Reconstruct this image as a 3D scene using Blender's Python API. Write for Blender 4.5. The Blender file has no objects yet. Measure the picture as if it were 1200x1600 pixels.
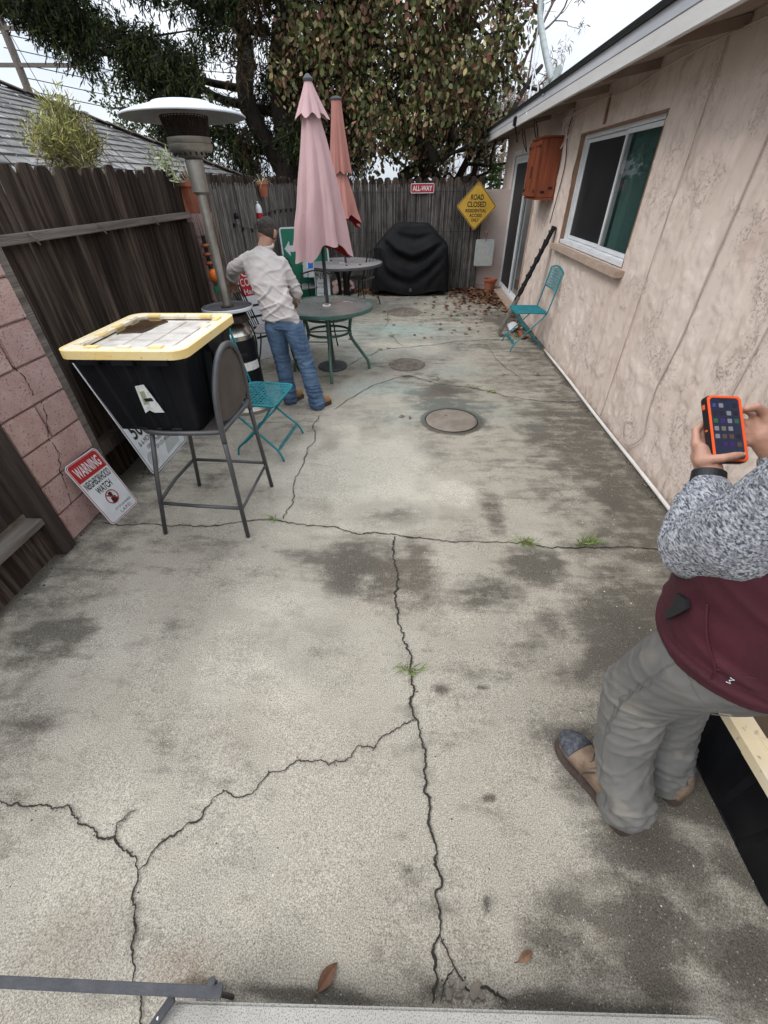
import bpy, bmesh, math, random
import numpy as np
from mathutils import Vector, Matrix, Euler, noise
random.seed(7); rng = np.random.default_rng(7)
sc = bpy.context.scene
PI = math.pi
R_ = math.radians

# ------------------------------------------------------------------ camera
F_PX, CX, CY, CAMH = 650., 600., 800., 1.75
def _axes(vh=(648, 286), vv=(612, 1627)):
    y = np.array([vh[0]-CX, -(vh[1]-CY), -F_PX]); y /= np.linalg.norm(y)
    d = np.array([vv[0]-CX, -(vv[1]-CY), -F_PX]); z = -d/np.linalg.norm(d)
    z = z-y*np.dot(z, y); z /= np.linalg.norm(z)
    return np.array([np.cross(y, z), y, z])
CR = _axes()
cam_d = bpy.data.cameras.new('camera'); cam = bpy.data.objects.new('camera', cam_d)
sc.collection.objects.link(cam); sc.camera = cam
cam_d.sensor_fit = 'VERTICAL'; cam_d.sensor_height = 36; cam_d.sensor_width = 27
cam_d.lens = F_PX/1600*36; cam_d.clip_start = .02; cam_d.clip_end = 1500
M4 = Matrix([list(CR[0])+[0], list(CR[1])+[0], list(CR[2])+[CAMH], [0, 0, 0, 1]])
cam.matrix_world = M4
def G(px, py, z=0.):           # point of the photograph on a level plane
    r = CR @ np.array([px-CX, -(py-CY), -F_PX]); t = (z-CAMH)/r[2]
    return Vector((r[0]*t, r[1]*t, z))

# ------------------------------------------------------------------ sky and sun
w = bpy.data.worlds.new('World'); sc.world = w; w.use_nodes = True
wn, wl = w.node_tree.nodes, w.node_tree.links
wn.clear()
out = wn.new('ShaderNodeOutputWorld'); bg = wn.new('ShaderNodeBackground'); bg.inputs['Strength'].default_value = .1
sky = wn.new('ShaderNodeTexSky'); sky.sky_type = 'NISHITA'; sky.sun_disc = False
SUN_EL, SUN_AZ = R_(45), R_(238)
sky.sun_elevation = SUN_EL; sky.sun_rotation = SUN_AZ
tc = wn.new('ShaderNodeTexCoord'); sx = wn.new('ShaderNodeSeparateXYZ'); wl.new(tc.outputs['Generated'], sx.inputs[0])
nz = wn.new('ShaderNodeTexNoise'); nz.inputs['Scale'].default_value = 2.2; nz.inputs['Detail'].default_value = 5; nz.inputs['Roughness'].default_value = .55
mp = wn.new('ShaderNodeMapping'); mp.inputs['Scale'].default_value = (1, 1, 2.5); wl.new(tc.outputs['Generated'], mp.inputs[0]); wl.new(mp.outputs[0], nz.inputs[0])
cr = wn.new('ShaderNodeValToRGB'); cr.color_ramp.elements[0].position = .3; cr.color_ramp.elements[0].color = (6.1, 6.9, 8.0, 1)
cr.color_ramp.elements[1].position = .62; cr.color_ramp.elements[1].color = (9.0, 9.4, 9.9, 1); wl.new(nz.outputs[0], cr.inputs[0])
# CIE overcast sky: three times as bright overhead as at the horizon
ma = wn.new('ShaderNodeMath'); ma.operation = 'MULTIPLY_ADD'; ma.use_clamp = False
ma.inputs[1].default_value = 1.7; ma.inputs[2].default_value = .95; wl.new(sx.outputs[2], ma.inputs[0])
mx0 = wn.new('ShaderNodeMath'); mx0.operation = 'MAXIMUM'; mx0.inputs[1].default_value = .6; wl.new(ma.outputs[0], mx0.inputs[0])
sc_ = wn.new('ShaderNodeVectorMath'); sc_.operation = 'SCALE'; wl.new(cr.outputs[0], sc_.inputs[0]); wl.new(mx0.outputs[0], sc_.inputs['Scale'])
mix = wn.new('ShaderNodeMix'); mix.data_type = 'RGBA'; mix.inputs[0].default_value = .9
wl.new(sky.outputs[0], mix.inputs[6]); wl.new(sc_.outputs[0], mix.inputs[7]); wl.new(mix.outputs[2], bg.inputs[0]); wl.new(bg.outputs[0], out.inputs[0])
sd = bpy.data.lights.new('sun', 'SUN'); sd.energy = 1.3; sd.angle = R_(20); sd.color = (1, .97, .93)
so = bpy.data.objects.new('sun', sd); sc.collection.objects.link(so)
so.rotation_euler = Vector((-.62, -.38, .72)).to_track_quat('Z', 'Y').to_euler()
sc.view_settings.view_transform = 'Standard'; sc.view_settings.look = 'None'
sc.view_settings.exposure = 0.12; sc.view_settings.gamma = 1; sc.view_settings.use_curve_mapping = False
sc.cycles.max_bounces = 6; sc.cycles.diffuse_bounces = 3; sc.cycles.transparent_max_bounces = 8

# ------------------------------------------------------------------ materials
def _n(nt, t, **kw):
    n = nt.nodes.new(t)
    for k, v in kw.items():
        if k in n.inputs: n.inputs[k].default_value = v
        else: setattr(n, k, v)
    return n
_mc = {}
def mat(name, col, col2=None, scale=8, rough=.7, metal=0, bump=.0, bscale=60, stretch=(1, 1, 1), vcol=False, rnd=0., alpha=1, spec=.4, detail=5, contrast=(.35, .65), speck=None, coat=0, trans=0, sheen=0):
    m = bpy.data.materials.new(name); m.use_nodes = True; nt = m.node_tree; L = nt.links
    b = nt.nodes['Principled BSDF']
    b.inputs['Roughness'].default_value = rough; b.inputs['Metallic'].default_value = metal
    b.inputs['Specular IOR Level'].default_value = spec; b.inputs['Coat Weight'].default_value = coat
    b.inputs['Sheen Weight'].default_value = sheen
    c1 = tuple(col)+(1,)
    tc = _n(nt, 'ShaderNodeTexCoord'); mp = _n(nt, 'ShaderNodeMapping'); mp.inputs['Scale'].default_value = stretch
    L.new(tc.outputs['Object'], mp.inputs[0])
    if rnd:
        oi = _n(nt, 'ShaderNodeObjectInfo'); vm = _n(nt, 'ShaderNodeVectorMath', operation='SCALE')
        cmb = _n(nt, 'ShaderNodeCombineXYZ'); 
        for i in range(3): L.new(oi.outputs['Random'], cmb.inputs[i])
        L.new(cmb.outputs[0], vm.inputs[0]); vm.inputs['Scale'].default_value = 37
        L.new(vm.outputs[0], mp.inputs['Location'])
    cur = None
    if col2 is not None:
        n = _n(nt, 'ShaderNodeTexNoise', Scale=scale, Detail=detail, Roughness=.6); L.new(mp.outputs[0], n.inputs[0])
        mr = _n(nt, 'ShaderNodeMapRange'); mr.inputs[1].default_value, mr.inputs[2].default_value = contrast; L.new(n.outputs[0], mr.inputs[0])
        mx = _n(nt, 'ShaderNodeMix', data_type='RGBA'); mx.inputs[6].default_value = c1; mx.inputs[7].default_value = tuple(col2)+(1,)
        L.new(mr.outputs[0], mx.inputs[0]); cur = mx.outputs[2]
    else:
        rg = _n(nt, 'ShaderNodeRGB'); rg.outputs[0].default_value = c1; cur = rg.outputs[0]
    if speck:
        n = _n(nt, 'ShaderNodeTexNoise', Scale=speck[0], Detail=2); L.new(tc.outputs['Object'], n.inputs[0])
        mr = _n(nt, 'ShaderNodeMapRange'); mr.inputs[1].default_value, mr.inputs[2].default_value = speck[2]; L.new(n.outputs[0], mr.inputs[0])
        mx = _n(nt, 'ShaderNodeMix', data_type='RGBA'); L.new(mr.outputs[0], mx.inputs[0]); L.new(cur, mx.inputs[6]); mx.inputs[7].default_value = tuple(speck[1])+(1,); cur = mx.outputs[2]
    if rnd:
        mr = _n(nt, 'ShaderNodeMapRange'); L.new(oi.outputs['Random'], mr.inputs[0]); mr.inputs[3].default_value = 1-rnd; mr.inputs[4].default_value = 1+rnd
        vm = _n(nt, 'ShaderNodeVectorMath', operation='SCALE'); L.new(cur, vm.inputs[0]); L.new(mr.outputs[0], vm.inputs['Scale']); cur = vm.outputs[0]
    if vcol:
        at = _n(nt, 'ShaderNodeAttribute', attribute_name='Col'); mx = _n(nt, 'ShaderNodeMix', data_type='RGBA', blend_type='MULTIPLY'); mx.inputs[0].default_value = 1
        L.new(cur, mx.inputs[6]); L.new(at.outputs[0], mx.inputs[7]); cur = mx.outputs[2]
    L.new(cur, b.inputs['Base Color'])
    if bump:
        n = _n(nt, 'ShaderNodeTexNoise', Scale=bscale, Detail=4, Roughness=.6); L.new(mp.outputs[0], n.inputs[0])
        bp = _n(nt, 'ShaderNodeBump', Strength=min(bump, 1.), Distance=.01); L.new(n.outputs[0], bp.inputs['Height']); L.new(bp.outputs[0], b.inputs['Normal'])
    if alpha < 1: b.inputs['Alpha'].default_value = alpha
    if trans: b.inputs['Transmission Weight'].default_value = trans
    m.diffuse_color = c1
    return m

# ------------------------------------------------------------------ object helpers
def link(o, parent=None, label=None, kind=None):
    sc.collection.objects.link(o)
    if parent is not None: o.parent = parent
    if label: o['label'] = label
    if kind: o['kind'] = kind
    return o
def thing(name, label, cat, loc=(0, 0, 0), rz=0, group=None, rot=None):
    o = bpy.data.objects.new(name, None); o.location = loc; o.rotation_euler = rot if rot else (0, 0, rz)
    o.empty_display_size = .1; sc.collection.objects.link(o)
    o['label'] = label; o['category'] = cat
    if group: o['group'] = group
    return o
def tag(o, label, cat, group=None):
    o['label'] = label; o['category'] = cat
    if group: o['group'] = group
    return o
def dup(root, loc=None, rz=None, label=None, group=None):
    r = root.copy(); sc.collection.objects.link(r)
    if loc is not None: r.location = loc
    if rz is not None: r.rotation_euler = (0, 0, rz)
    if label: r['label'] = label
    if group: r['group'] = group
    for ch in list(root.children):
        c = ch.copy(); sc.collection.objects.link(c); c.parent = r
        for g in list(ch.children):
            d = g.copy(); sc.collection.objects.link(d); d.parent = c
    return r
def frames(pts, closed=False):
    n = len(pts); T = []
    for i in range(n):
        a = pts[i-1] if (i > 0 or closed) else pts[i]; b = pts[(i+1) % n] if (i < n-1 or closed) else pts[i]
        t = (b-a); T.append(t.normalized() if t.length > 1e-9 else Vector((0, 0, 1)))
    ref = Vector((0, 0, 1)) if abs(T[0].z) < .9 else Vector((1, 0, 0))
    u = T[0].cross(ref).normalized(); fr = []
    for i in range(n):
        u = (u - T[i]*u.dot(T[i])).normalized(); fr.append((u, T[i].cross(u)))
    return fr
class MB:
    def __init__(s): s.v = []; s.f = []
    def add(s, vs, fs):
        k = len(s.v); s.v += [tuple(v) for v in vs]; s.f += [tuple(i+k for i in f) for f in fs]; return s
    def box(s, c, d, rot=None):
        x, y, z = d[0]/2, d[1]/2, d[2]/2
        vs = [Vector((a*x, b*y, e*z)) for a in (-1, 1) for b in (-1, 1) for e in (-1, 1)]
        if rot is not None:
            m = Euler(rot).to_matrix() if not isinstance(rot, Matrix) else rot; vs = [m @ v for v in vs]
        c = Vector(c)
        return s.add([v+c for v in vs], [(0, 1, 3, 2), (4, 6, 7, 5), (0, 4, 5, 1), (2, 3, 7, 6), (0, 2, 6, 4), (1, 5, 7, 3)])
    def beam(s, a, b, wdt, hgt, up=(0, 0, 1)):
        a, b = Vector(a), Vector(b); t = (b-a).normalized(); up = Vector(up); u = t.cross(up).normalized(); v = u.cross(t)
        vs = [p+u*i*wdt/2+v*j*hgt/2 for p in (a, b) for i, j in ((-1, -1), (1, -1), (1, 1), (-1, 1))]
        return s.add(vs, [(3, 2, 1, 0), (4, 5, 6, 7), (0, 1, 5, 4), (1, 2, 6, 5), (2, 3, 7, 6), (3, 0, 4, 7)])
    def tube(s, pts, r, seg=8, closed=False, flat=1., caps=True):
        pts = [Vector(p) for p in pts]; n = len(pts)
        rs = r if isinstance(r, (list, tuple)) else [r]*n
        fr = frames(pts, closed); k = len(s.v); vs = []
        for p, (u, v), q in zip(pts, fr, rs):
            for j in range(seg):
                a = 2*PI*j/seg; vs.append(p+u*math.cos(a)*q+v*math.sin(a)*q*flat)
        fs = []
        for i in range(n if closed else n-1):
            for j in range(seg):
                a, b = i*seg+j, i*seg+(j+1) % seg; c, d = ((i+1) % n)*seg+(j+1) % seg, ((i+1) % n)*seg+j
                fs.append((a, b, c, d))
        if not closed and caps: fs.append(tuple(range(seg-1, -1, -1))); fs.append(tuple((n-1)*seg+j for j in range(seg)))
        return s.add(vs, fs)
    def lathe(s, prof, seg=24, c=(0, 0, 0), fold=None, caps=True):
        vs = []; n = len(prof)
        for i, (r, z) in enumerate(prof):
            for j in range(seg):
                a = 2*PI*j/seg; q = r if fold is None else r*fold(a, i/(n-1)); vs.append((c[0]+q*math.cos(a), c[1]+q*math.sin(a), c[2]+z))
        fs = [(i*seg+j, i*seg+(j+1) % seg, (i+1)*seg+(j+1) % seg, (i+1)*seg+j) for i in range(n-1) for j in range(seg)]
        if caps and prof[0][0] > 1e-6: fs.append(tuple(range(seg-1, -1, -1)))
        if caps and prof[-1][0] > 1e-6: fs.append(tuple((n-1)*seg+j for j in range(seg)))
        return s.add(vs, fs)
    def prism(s, poly, z0, z1, fn=None):
        n = len(poly); vs = [(x, y, z0) for x, y in poly]+[(x, y, z1) for x, y in poly]
        if fn: vs = [fn(*v) for v in vs]
        return s.add(vs, [tuple(range(n-1, -1, -1)), tuple(range(n, 2*n))]+[(i, (i+1) % n, n+(i+1) % n, n+i) for i in range(n)])
    def ring(s, outer, inner, z0, z1):     # prism with a hole, same vertex count
        n = len(outer); vs = []
        for z in (z0, z1):
            vs += [(x, y, z) for x, y in outer]+[(x, y, z) for x, y in inner]
        fs = []
        for i in range(n):
            j = (i+1) % n
            fs += [(i, n+i, n+j, j), (2*n+i, 2*n+j, 3*n+j, 3*n+i), (i, j, 2*n+j, 2*n+i), (n+j, n+i, 3*n+i, 3*n+j)]
        return s.add(vs, fs)
    def ell(s, c, r, rot=None, seg=16, rings=10):
        vs = []; m = Euler(rot).to_matrix() if rot is not None else Matrix.Identity(3); c = Vector(c)
        prof = [(math.sin(PI*i/rings), -math.cos(PI*i/rings)) for i in range(rings+1)]
        for a, z in prof:
            for j in range(seg):
                t = 2*PI*j/seg; vs.append(c+m @ Vector((a*math.cos(t)*r[0], a*math.sin(t)*r[1], z*r[2])))
        return s.add(vs, [(i*seg+j, i*seg+(j+1) % seg, (i+1)*seg+(j+1) % seg, (i+1)*seg+j) for i in range(rings) for j in range(seg)])
    def cap(s, a, b, ra, rb, seg=14):      # tapered capsule
        a, b = Vector(a), Vector(b); t = (b-a).normalized(); pts = []; rs = []
        for i in range(5):
            q = PI/2*i/4; pts.append(a-t*ra*math.cos(q)); rs.append(max(ra*math.sin(q), ra*.03))
        for i in range(5):
            q = PI/2*i/4; pts.append(b+t*rb*math.sin(q)); rs.append(max(rb*math.cos(q), rb*.03))
        return s.tube(pts, rs, seg)
    def chain(s, pts, rs, seg=14):
        for i in range(len(pts)-1): s.cap(pts[i], pts[i+1], rs[i], rs[i+1], seg)
        return s
    def loft(s, rings, seg=28):            # rings of (centre, axis a, axis b)
        k = []
        for c, a, b in rings:
            c, a, b = Vector(c), Vector(a), Vector(b)
            for j in range(seg):
                t = 2*PI*j/seg; k.append(c+a*math.cos(t)+b*math.sin(t))
        n = len(rings)
        fs = [(i*seg+j, i*seg+(j+1) % seg, (i+1)*seg+(j+1) % seg, (i+1)*seg+j) for i in range(n-1) for j in range(seg)]
        fs += [tuple(range(seg-1, -1, -1)), tuple((n-1)*seg+j for j in range(seg))]
        return s.add(k, fs)
    def mesh(s, name='m', smooth=False):
        me = bpy.data.meshes.new(name); me.from_pydata(s.v, [], s.f); me.update()
        bm = bmesh.new(); bm.from_mesh(me); bmesh.ops.recalc_face_normals(bm, faces=bm.faces); bm.to_mesh(me); bm.free()
        if smooth: me.shade_smooth()
        return me
    def build(s, name, m, parent=None, smooth=False, label=None, kind=None, bevel=0, auto=False):
        me = s.mesh(name, smooth)
        if bevel:
            bm = bmesh.new(); bm.from_mesh(me)
            bmesh.ops.bevel(bm, geom=[e for e in bm.edges if e.calc_face_angle(0) > .6], offset=bevel, segments=2, affect='EDGES', clamp_overlap=True)
            bm.to_mesh(me); bm.free()
        if auto:
            me.shade_smooth()
            bm = bmesh.new(); bm.from_mesh(me)
            for e in bm.edges:
                if e.calc_face_angle(0) > .7: e.smooth = False
            bm.to_mesh(me); bm.free()
        me.materials.append(m); o = bpy.data.objects.new(name, me)
        return link(o, parent, label, kind)
def np_mesh(name, V, Fq, m, parent=None, cols=None, smooth=False, kind=None):
    me = bpy.data.meshes.new(name); V = np.asarray(V, dtype=np.float32).reshape(-1, 3); Fq = np.asarray(Fq, dtype=np.int32); k = Fq.shape[1]
    me.vertices.add(len(V)); me.vertices.foreach_set('co', V.ravel())
    me.loops.add(Fq.size); me.loops.foreach_set('vertex_index', Fq.ravel())
    me.polygons.add(len(Fq)); me.polygons.foreach_set('loop_start', np.arange(len(Fq), dtype=np.int32)*k)
    me.update(calc_edges=True)
    if cols is not None:
        a = me.color_attributes.new('Col', 'FLOAT_COLOR', 'POINT'); c = np.ones((len(V), 4), dtype=np.float32); c[:, :3] = cols; a.data.foreach_set('color', c.ravel())
    if smooth: me.shade_smooth()
    me.materials.append(m); o = bpy.data.objects.new(name, me)
    return link(o, parent, None, kind)
def rrect(x0, y0, x1, y1, r, n=6):
    p = []
    for cx, cy, a0 in ((x1-r, y0+r, -PI/2), (x1-r, y1-r, 0), (x0+r, y1-r, PI/2), (x0+r, y0+r, PI)):
        for i in range(n+1): a = a0+PI/2*i/max(n, 1); p.append((cx+r*math.cos(a), cy+r*math.sin(a)))
    return p
def circ(cx, cy, r, n=28): return [(cx+r*math.cos(2*PI*i/n), cy+r*math.sin(2*PI*i/n)) for i in range(n)]
def bez(pts, n=8):    # Catmull-Rom through points
    pts = [Vector(p) for p in pts]; P = [pts[0]]+pts+[pts[-1]]; o = []
    for i in range(1, len(P)-2):
        for k in range(n):
            t = k/n; a, b, c, d = P[i-1], P[i], P[i+1], P[i+2]
            o.append(.5*((2*b)+(c-a)*t+(2*a-5*b+4*c-d)*t*t+(3*b-a-3*c+d)*t**3))
    o.append(pts[-1]); return o
def text_obj(txt, w_, h_, m, parent, x, y, z=.004, name='lettering', align='CENTER', mirror=False, thick=.0006, bold=0.):
    cu = bpy.data.curves.new('t', 'FONT'); cu.body = txt; cu.extrude = 0; cu.offset = bold; cu.resolution_u = 4
    o = bpy.data.objects.new('t', cu); sc.collection.objects.link(o)
    dg = bpy.context.evaluated_depsgraph_get(); me = bpy.data.meshes.new_from_object(o.evaluated_get(dg)); bpy.data.objects.remove(o); bpy.data.curves.remove(cu)
    n = len(me.vertices); co = np.zeros(n*3, dtype=np.float32); me.vertices.foreach_get('co', co); co = co.reshape(-1, 3)
    lo, hi = co.min(0), co.max(0); sxx = w_/(hi[0]-lo[0]); syy = h_/(hi[1]-lo[1])
    co[:, 0] = (co[:, 0]-(lo[0]+hi[0])/2)*sxx+x; co[:, 1] = (co[:, 1]-(lo[1]+hi[1])/2)*syy+y; co[:, 2] = z
    me.vertices.foreach_set('co', co.ravel()); me.update(); me.materials.clear(); me.materials.append(m)
    return link(bpy.data.objects.new(name, me), parent)
def remesh(mb, name, m, vox, parent, smooth_it=6, disp=None, label=None, fac=.5):
    me = mb.mesh(name); o = bpy.data.objects.new(name, me); sc.collection.objects.link(o)
    r = o.modifiers.new('r', 'REMESH'); r.mode = 'VOXEL'; r.voxel_size = vox; r.use_smooth_shade = True
    s_ = o.modifiers.new('s', 'SMOOTH'); s_.factor = fac; s_.iterations = smooth_it
    dg = bpy.context.evaluated_depsgraph_get(); m2 = bpy.data.meshes.new_from_object(o.evaluated_get(dg)); bpy.data.objects.remove(o)
    if disp:
        m2.update(); n = len(m2.vertices); co = np.zeros(n*3, dtype=np.float32); m2.vertices.foreach_get('co', co); co = co.reshape(-1, 3)
        nr = np.zeros(n*3, dtype=np.float32); m2.vertices.foreach_get('normal', nr); nr = nr.reshape(-1, 3)
        d = np.array([disp(Vector(p)) for p in co.tolist()], dtype=np.float32)
        co += nr*d[:, None]; m2.vertices.foreach_set('co', co.ravel()); m2.update()
    m2.shade_smooth(); m2.materials.clear(); m2.materials.append(m); m2.name = name
    return link(bpy.data.objects.new(name, m2), parent, label)
def onto(mesh_objs, M):   # bake a matrix into meshes
    for o in mesh_objs: o.data.transform(M)

# ------------------------------------------------------------------ palette
m_wood = mat('weathered_wood', (.022, .015, .011), (.125, .095, .076), scale=3.2, rough=.85, bump=.7, bscale=18, stretch=(9, 9, .55), rnd=.55, contrast=(.42, .85), spec=.15)
m_wood_dark = mat('dark_wood', (.018, .012, .009), (.07, .052, .042), scale=3, rough=.85, bump=.7, bscale=18, stretch=(9, 9, .5), rnd=.3, contrast=(.35, .8))
m_rail = mat('grey_rail_wood', (.08, .065, .055), (.22, .19, .165), scale=3, rough=.85, bump=.8, bscale=20, stretch=(9, .5, 9), contrast=(.3, .7))
m_reed = mat('reed', (.155, .14, .13), (.065, .056, .052), scale=14, rough=.85, vcol=True, stretch=(1, 1, .3))
m_block = mat('pink_block', (.46, .29, .26), (.54, .375, .34), scale=9, rough=.95, bump=.8, bscale=110, speck=(85, (.26, .14, .12), (.60, .70)), rnd=.05)
m_mortar = mat('mortar', (.36, .23, .20), (.44, .31, .27), scale=30, rough=.95, bump=.6, bscale=150)
m_stucco = mat('stucco', (.58, .475, .42), (.70, .59, .53), scale=1.8, rough=.95, bump=.6, bscale=90, contrast=(.3, .7), speck=(34, (.38, .29, .24), (.66, .76)), vcol=True)
m_stucco2 = mat('flat_render', (.52, .415, .37), (.60, .49, .44), scale=3, rough=.95, bump=.5, bscale=60)
def stucco_material():
    m = bpy.data.materials.new('trowelled_stucco'); m.use_nodes = True; nt = m.node_tree; L = nt.links; b = nt.nodes['Principled BSDF']
    O = _n(nt, 'ShaderNodeTexCoord').outputs['Object']
    def no(scale, det=4, ro=.6, dist=0, vec=None):
        n = _n(nt, 'ShaderNodeTexNoise', Scale=scale, Detail=det, Roughness=ro, Distortion=dist); L.new(vec or O, n.inputs[0]); return n.outputs[0]
    def mr(x, a, b_, c=0., d=1.):
        n = _n(nt, 'ShaderNodeMapRange'); n.inputs[1].default_value, n.inputs[2].default_value, n.inputs[3].default_value, n.inputs[4].default_value = a, b_, c, d; L.new(x, n.inputs[0]); return n.outputs[0]
    def mul(a, b_, op='MULTIPLY'):
        n = _n(nt, 'ShaderNodeMath', operation=op)
        for i, v in enumerate((a, b_)):
            if isinstance(v, (int, float)): n.inputs[i].default_value = v
            else: L.new(v, n.inputs[i])
        return n.outputs[0]
    def mix(f, a, b_):
        n = _n(nt, 'ShaderNodeMix', data_type='RGBA'); L.new(f, n.inputs[0])
        for s_, v in ((6, a), (7, b_)):
            if isinstance(v, tuple): n.inputs[s_].default_value = v+(1,)
            else: L.new(v, n.inputs[s_])
        return n.outputs[2]
    base = mix(mr(no(1.5, 6), .3, .7), (.60, .485, .415), (.72, .605, .53))
    mp = _n(nt, 'ShaderNodeMapping'); mp.inputs['Scale'].default_value = (1, 3.4, 1); L.new(O, mp.inputs[0])
    base = mix(mul(mr(no(2.2, 7, .65, .3, mp.outputs[0]), .52, .70), .38), base, (.40, .30, .245))
    clus = mr(no(2.1, 5, .6, .5), .50, .62)
    pit = mul(mr(no(48, 5, .75, .4), .53, .60), clus)
    base = mix(mul(pit, .42), base, (.30, .22, .175))
    at = _n(nt, 'ShaderNodeAttribute', attribute_name='Col'); mx = _n(nt, 'ShaderNodeMix', data_type='RGBA', blend_type='MULTIPLY'); mx.inputs[0].default_value = 1
    L.new(base, mx.inputs[6]); L.new(at.outputs[0], mx.inputs[7]); L.new(mx.outputs[2], b.inputs['Base Color']); b.inputs['Roughness'].default_value = .95; b.inputs['Specular IOR Level'].default_value = .15
    h = mul(mul(pit, -1.6), mul(no(130, 3), .5), 'ADD')
    bp = _n(nt, 'ShaderNodeBump', Strength=.7, Distance=.003); L.new(h, bp.inputs['Height'])
    tr = mul(mr(no(6.5, 3, .5, 1.2), .49, .52), mr(no(3, 2), .45, .6)); bp2 = _n(nt, 'ShaderNodeBump', Strength=.45, Distance=.003); L.new(tr, bp2.inputs['Height']); L.new(bp.outputs[0], bp2.inputs['Normal']); L.new(bp2.outputs[0], b.inputs['Normal'])
    return m
m_stucco = stucco_material()
m_trim = mat('tan_trim', (.44, .33, .26), (.34, .25, .19), scale=10, rough=.7, bump=.2, bscale=40)
m_brown = mat('brown_reveal', (.20, .115, .07), (.28, .17, .11), scale=8, rough=.7)
m_fascia = mat('grey_white_fascia', (.60, .58, .56), (.45, .43, .41), scale=3.5, rough=.7, bump=.25, bscale=30, stretch=(1, .25, 1), contrast=(.3, .8))
m_fascia_g = mat('grey_metal_edge', (.40, .41, .44), (.52, .52, .54), scale=3, rough=.55, stretch=(1, .3, 3))
m_soffit = mat('soffit_boards', (.30, .23, .19), (.22, .165, .135), scale=4, rough=.85, bump=.3, stretch=(1, .4, 1))
m_white = mat('white_aluminium', (.72, .73, .74), (.62, .63, .64), scale=6, rough=.4)
m_whitep = mat('white_plastic', (.74, .70, .66), (.5, .45, .4), scale=4, rough=.5, contrast=(.4, .9))
m_glassd = mat('dark_screen_glass', (.010, .011, .013), (.016, .018, .02), scale=2, rough=.5, spec=.25)
m_glassg = mat('green_tinted_glass', (.02, .05, .045), rough=.03, spec=.6, alpha=.28)
m_blind = mat('green_vertical_blind', (.10, .20, .17), (.06, .13, .115), scale=3, rough=.6, stretch=(1, 1, .2), rnd=.45)
m_dark = mat('dark_interior', (.01, .012, .014), rough=.8)
m_black = mat('black_plastic', (.0035, .004, .006), (.008, .0085, .012), scale=5, rough=.5, bump=.15, bscale=220, spec=.22)
m_blackm = mat('black_metal', (.006, .006, .007), (.018, .017, .016), scale=10, rough=.5, metal=.3)
m_bar = mat('grey_painted_steel', (.035, .036, .042), (.06, .06, .066), scale=14, rough=.5, bump=.25, bscale=160)
m_stool = mat('bronze_grey_steel', (.075, .075, .082), (.11, .105, .105), scale=9, rough=.45, metal=.3)
m_stoolp = mat('brown_mesh_fabric', (.105, .085, .072), (.075, .06, .052), scale=7, rough=.85, bump=.5, bscale=500)
m_yellow = mat('yellowed_lid', (.80, .56, .20), (.80, .66, .36), scale=3, rough=.5, bump=.15, bscale=60, speck=(60, (.35, .25, .12), (.66, .78)))
m_cream = mat('bleached_lid', (.78, .70, .58), (.72, .60, .38), scale=3.5, rough=.5, speck=(45, (.38, .30, .2), (.62, .75)))
m_puddle = mat('dirty_rainwater', (.035, .02, .01), (.07, .045, .025), scale=5, rough=.08, spec=.7)
m_wet = mat('grubby_lid', (.66, .62, .57), (.40, .34, .28), scale=9, rough=.35, contrast=(.4, .75))
m_teal = mat('turquoise_paint', (.004, .155, .20), (.008, .22, .25), scale=14, rough=.4, bump=.2, bscale=120, speck=(90, (.02, .07, .07), (.68, .8)))
m_green = mat('dark_green_paint', (.05, .11, .09), (.075, .14, .115), scale=8, rough=.4)
m_gtop = mat('smoked_glass_top', (.12, .125, .115), (.21, .21, .195), scale=3.5, rough=.22, spec=.6, contrast=(.3, .7), speck=(9, (.42, .42, .39), (.66, .8)))
m_gtop2 = mat('grey_dusty_top', (.28, .26, .255), (.20, .185, .18), scale=5, rough=.5, speck=(40, (.10, .08, .07), (.66, .75)))
m_base = mat('cast_base', (.075, .08, .085), (.05, .055, .06), scale=9, rough=.55, bump=.4, bscale=40)
m_pink = mat('faded_pink_canvas', (.54, .355, .355), (.43, .275, .28), scale=4, rough=.9, bump=.2, bscale=300, stretch=(1, 1, .35), speck=(9, (.3, .2, .19), (.73, .78)), contrast=(.3, .75))
m_coral = mat('coral_canvas', (.44, .19, .155), (.34, .15, .125), scale=5, rough=.9, bump=.2, bscale=300, stretch=(1, 1, .3))
m_red_in = mat('deep_red_lining', (.25, .012, .015), (.35, .02, .02), scale=8, rough=.85)
m_steel = mat('stained_stainless', (.42, .40, .36), (.24, .225, .19), scale=6, rough=.38, metal=.75, bump=.15, bscale=30, contrast=(.3, .7))
m_alu = mat('dusty_aluminium', (.66, .69, .72), (.55, .58, .61), scale=5, rough=.5, metal=.2)
m_mesh = mat('sooty_mesh', (.035, .026, .022), (.07, .05, .04), scale=20, rough=.7, metal=.4)
m_chrome = mat('bright_steel', (.62, .60, .54), (.4, .38, .33), scale=8, rough=.25, metal=.9)
m_label = mat('paper_label', (.7, .7, .68), (.4, .4, .4), scale=30, rough=.7, contrast=(.5, .7))
m_cover = mat('black_cover_cloth', (.006, .006, .007), (.011, .011, .012), scale=6, rough=.75, bump=.35, bscale=160, spec=.2)
m_terra = mat('terracotta', (.36, .12, .065), (.28, .09, .05), scale=9, rough=.85, bump=.2, bscale=90)
m_soil = mat('soil', (.13, .10, .075), (.075, .055, .04), scale=18, rough=1, bump=1, bscale=60, detail=8)
m_orange_w = mat('orange_stained_wood', (.27, .066, .024), (.13, .03, .013), scale=4, rough=.55, bump=.3, bscale=25, stretch=(8, 8, .8), contrast=(.3, .7))
m_pipe = mat('galvanised_pipe', (.24, .27, .265), (.34, .365, .36), scale=10, rough=.5, metal=.2)
m_cable = mat('painted_cable', (.46, .38, .335), rough=.8)
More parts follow.
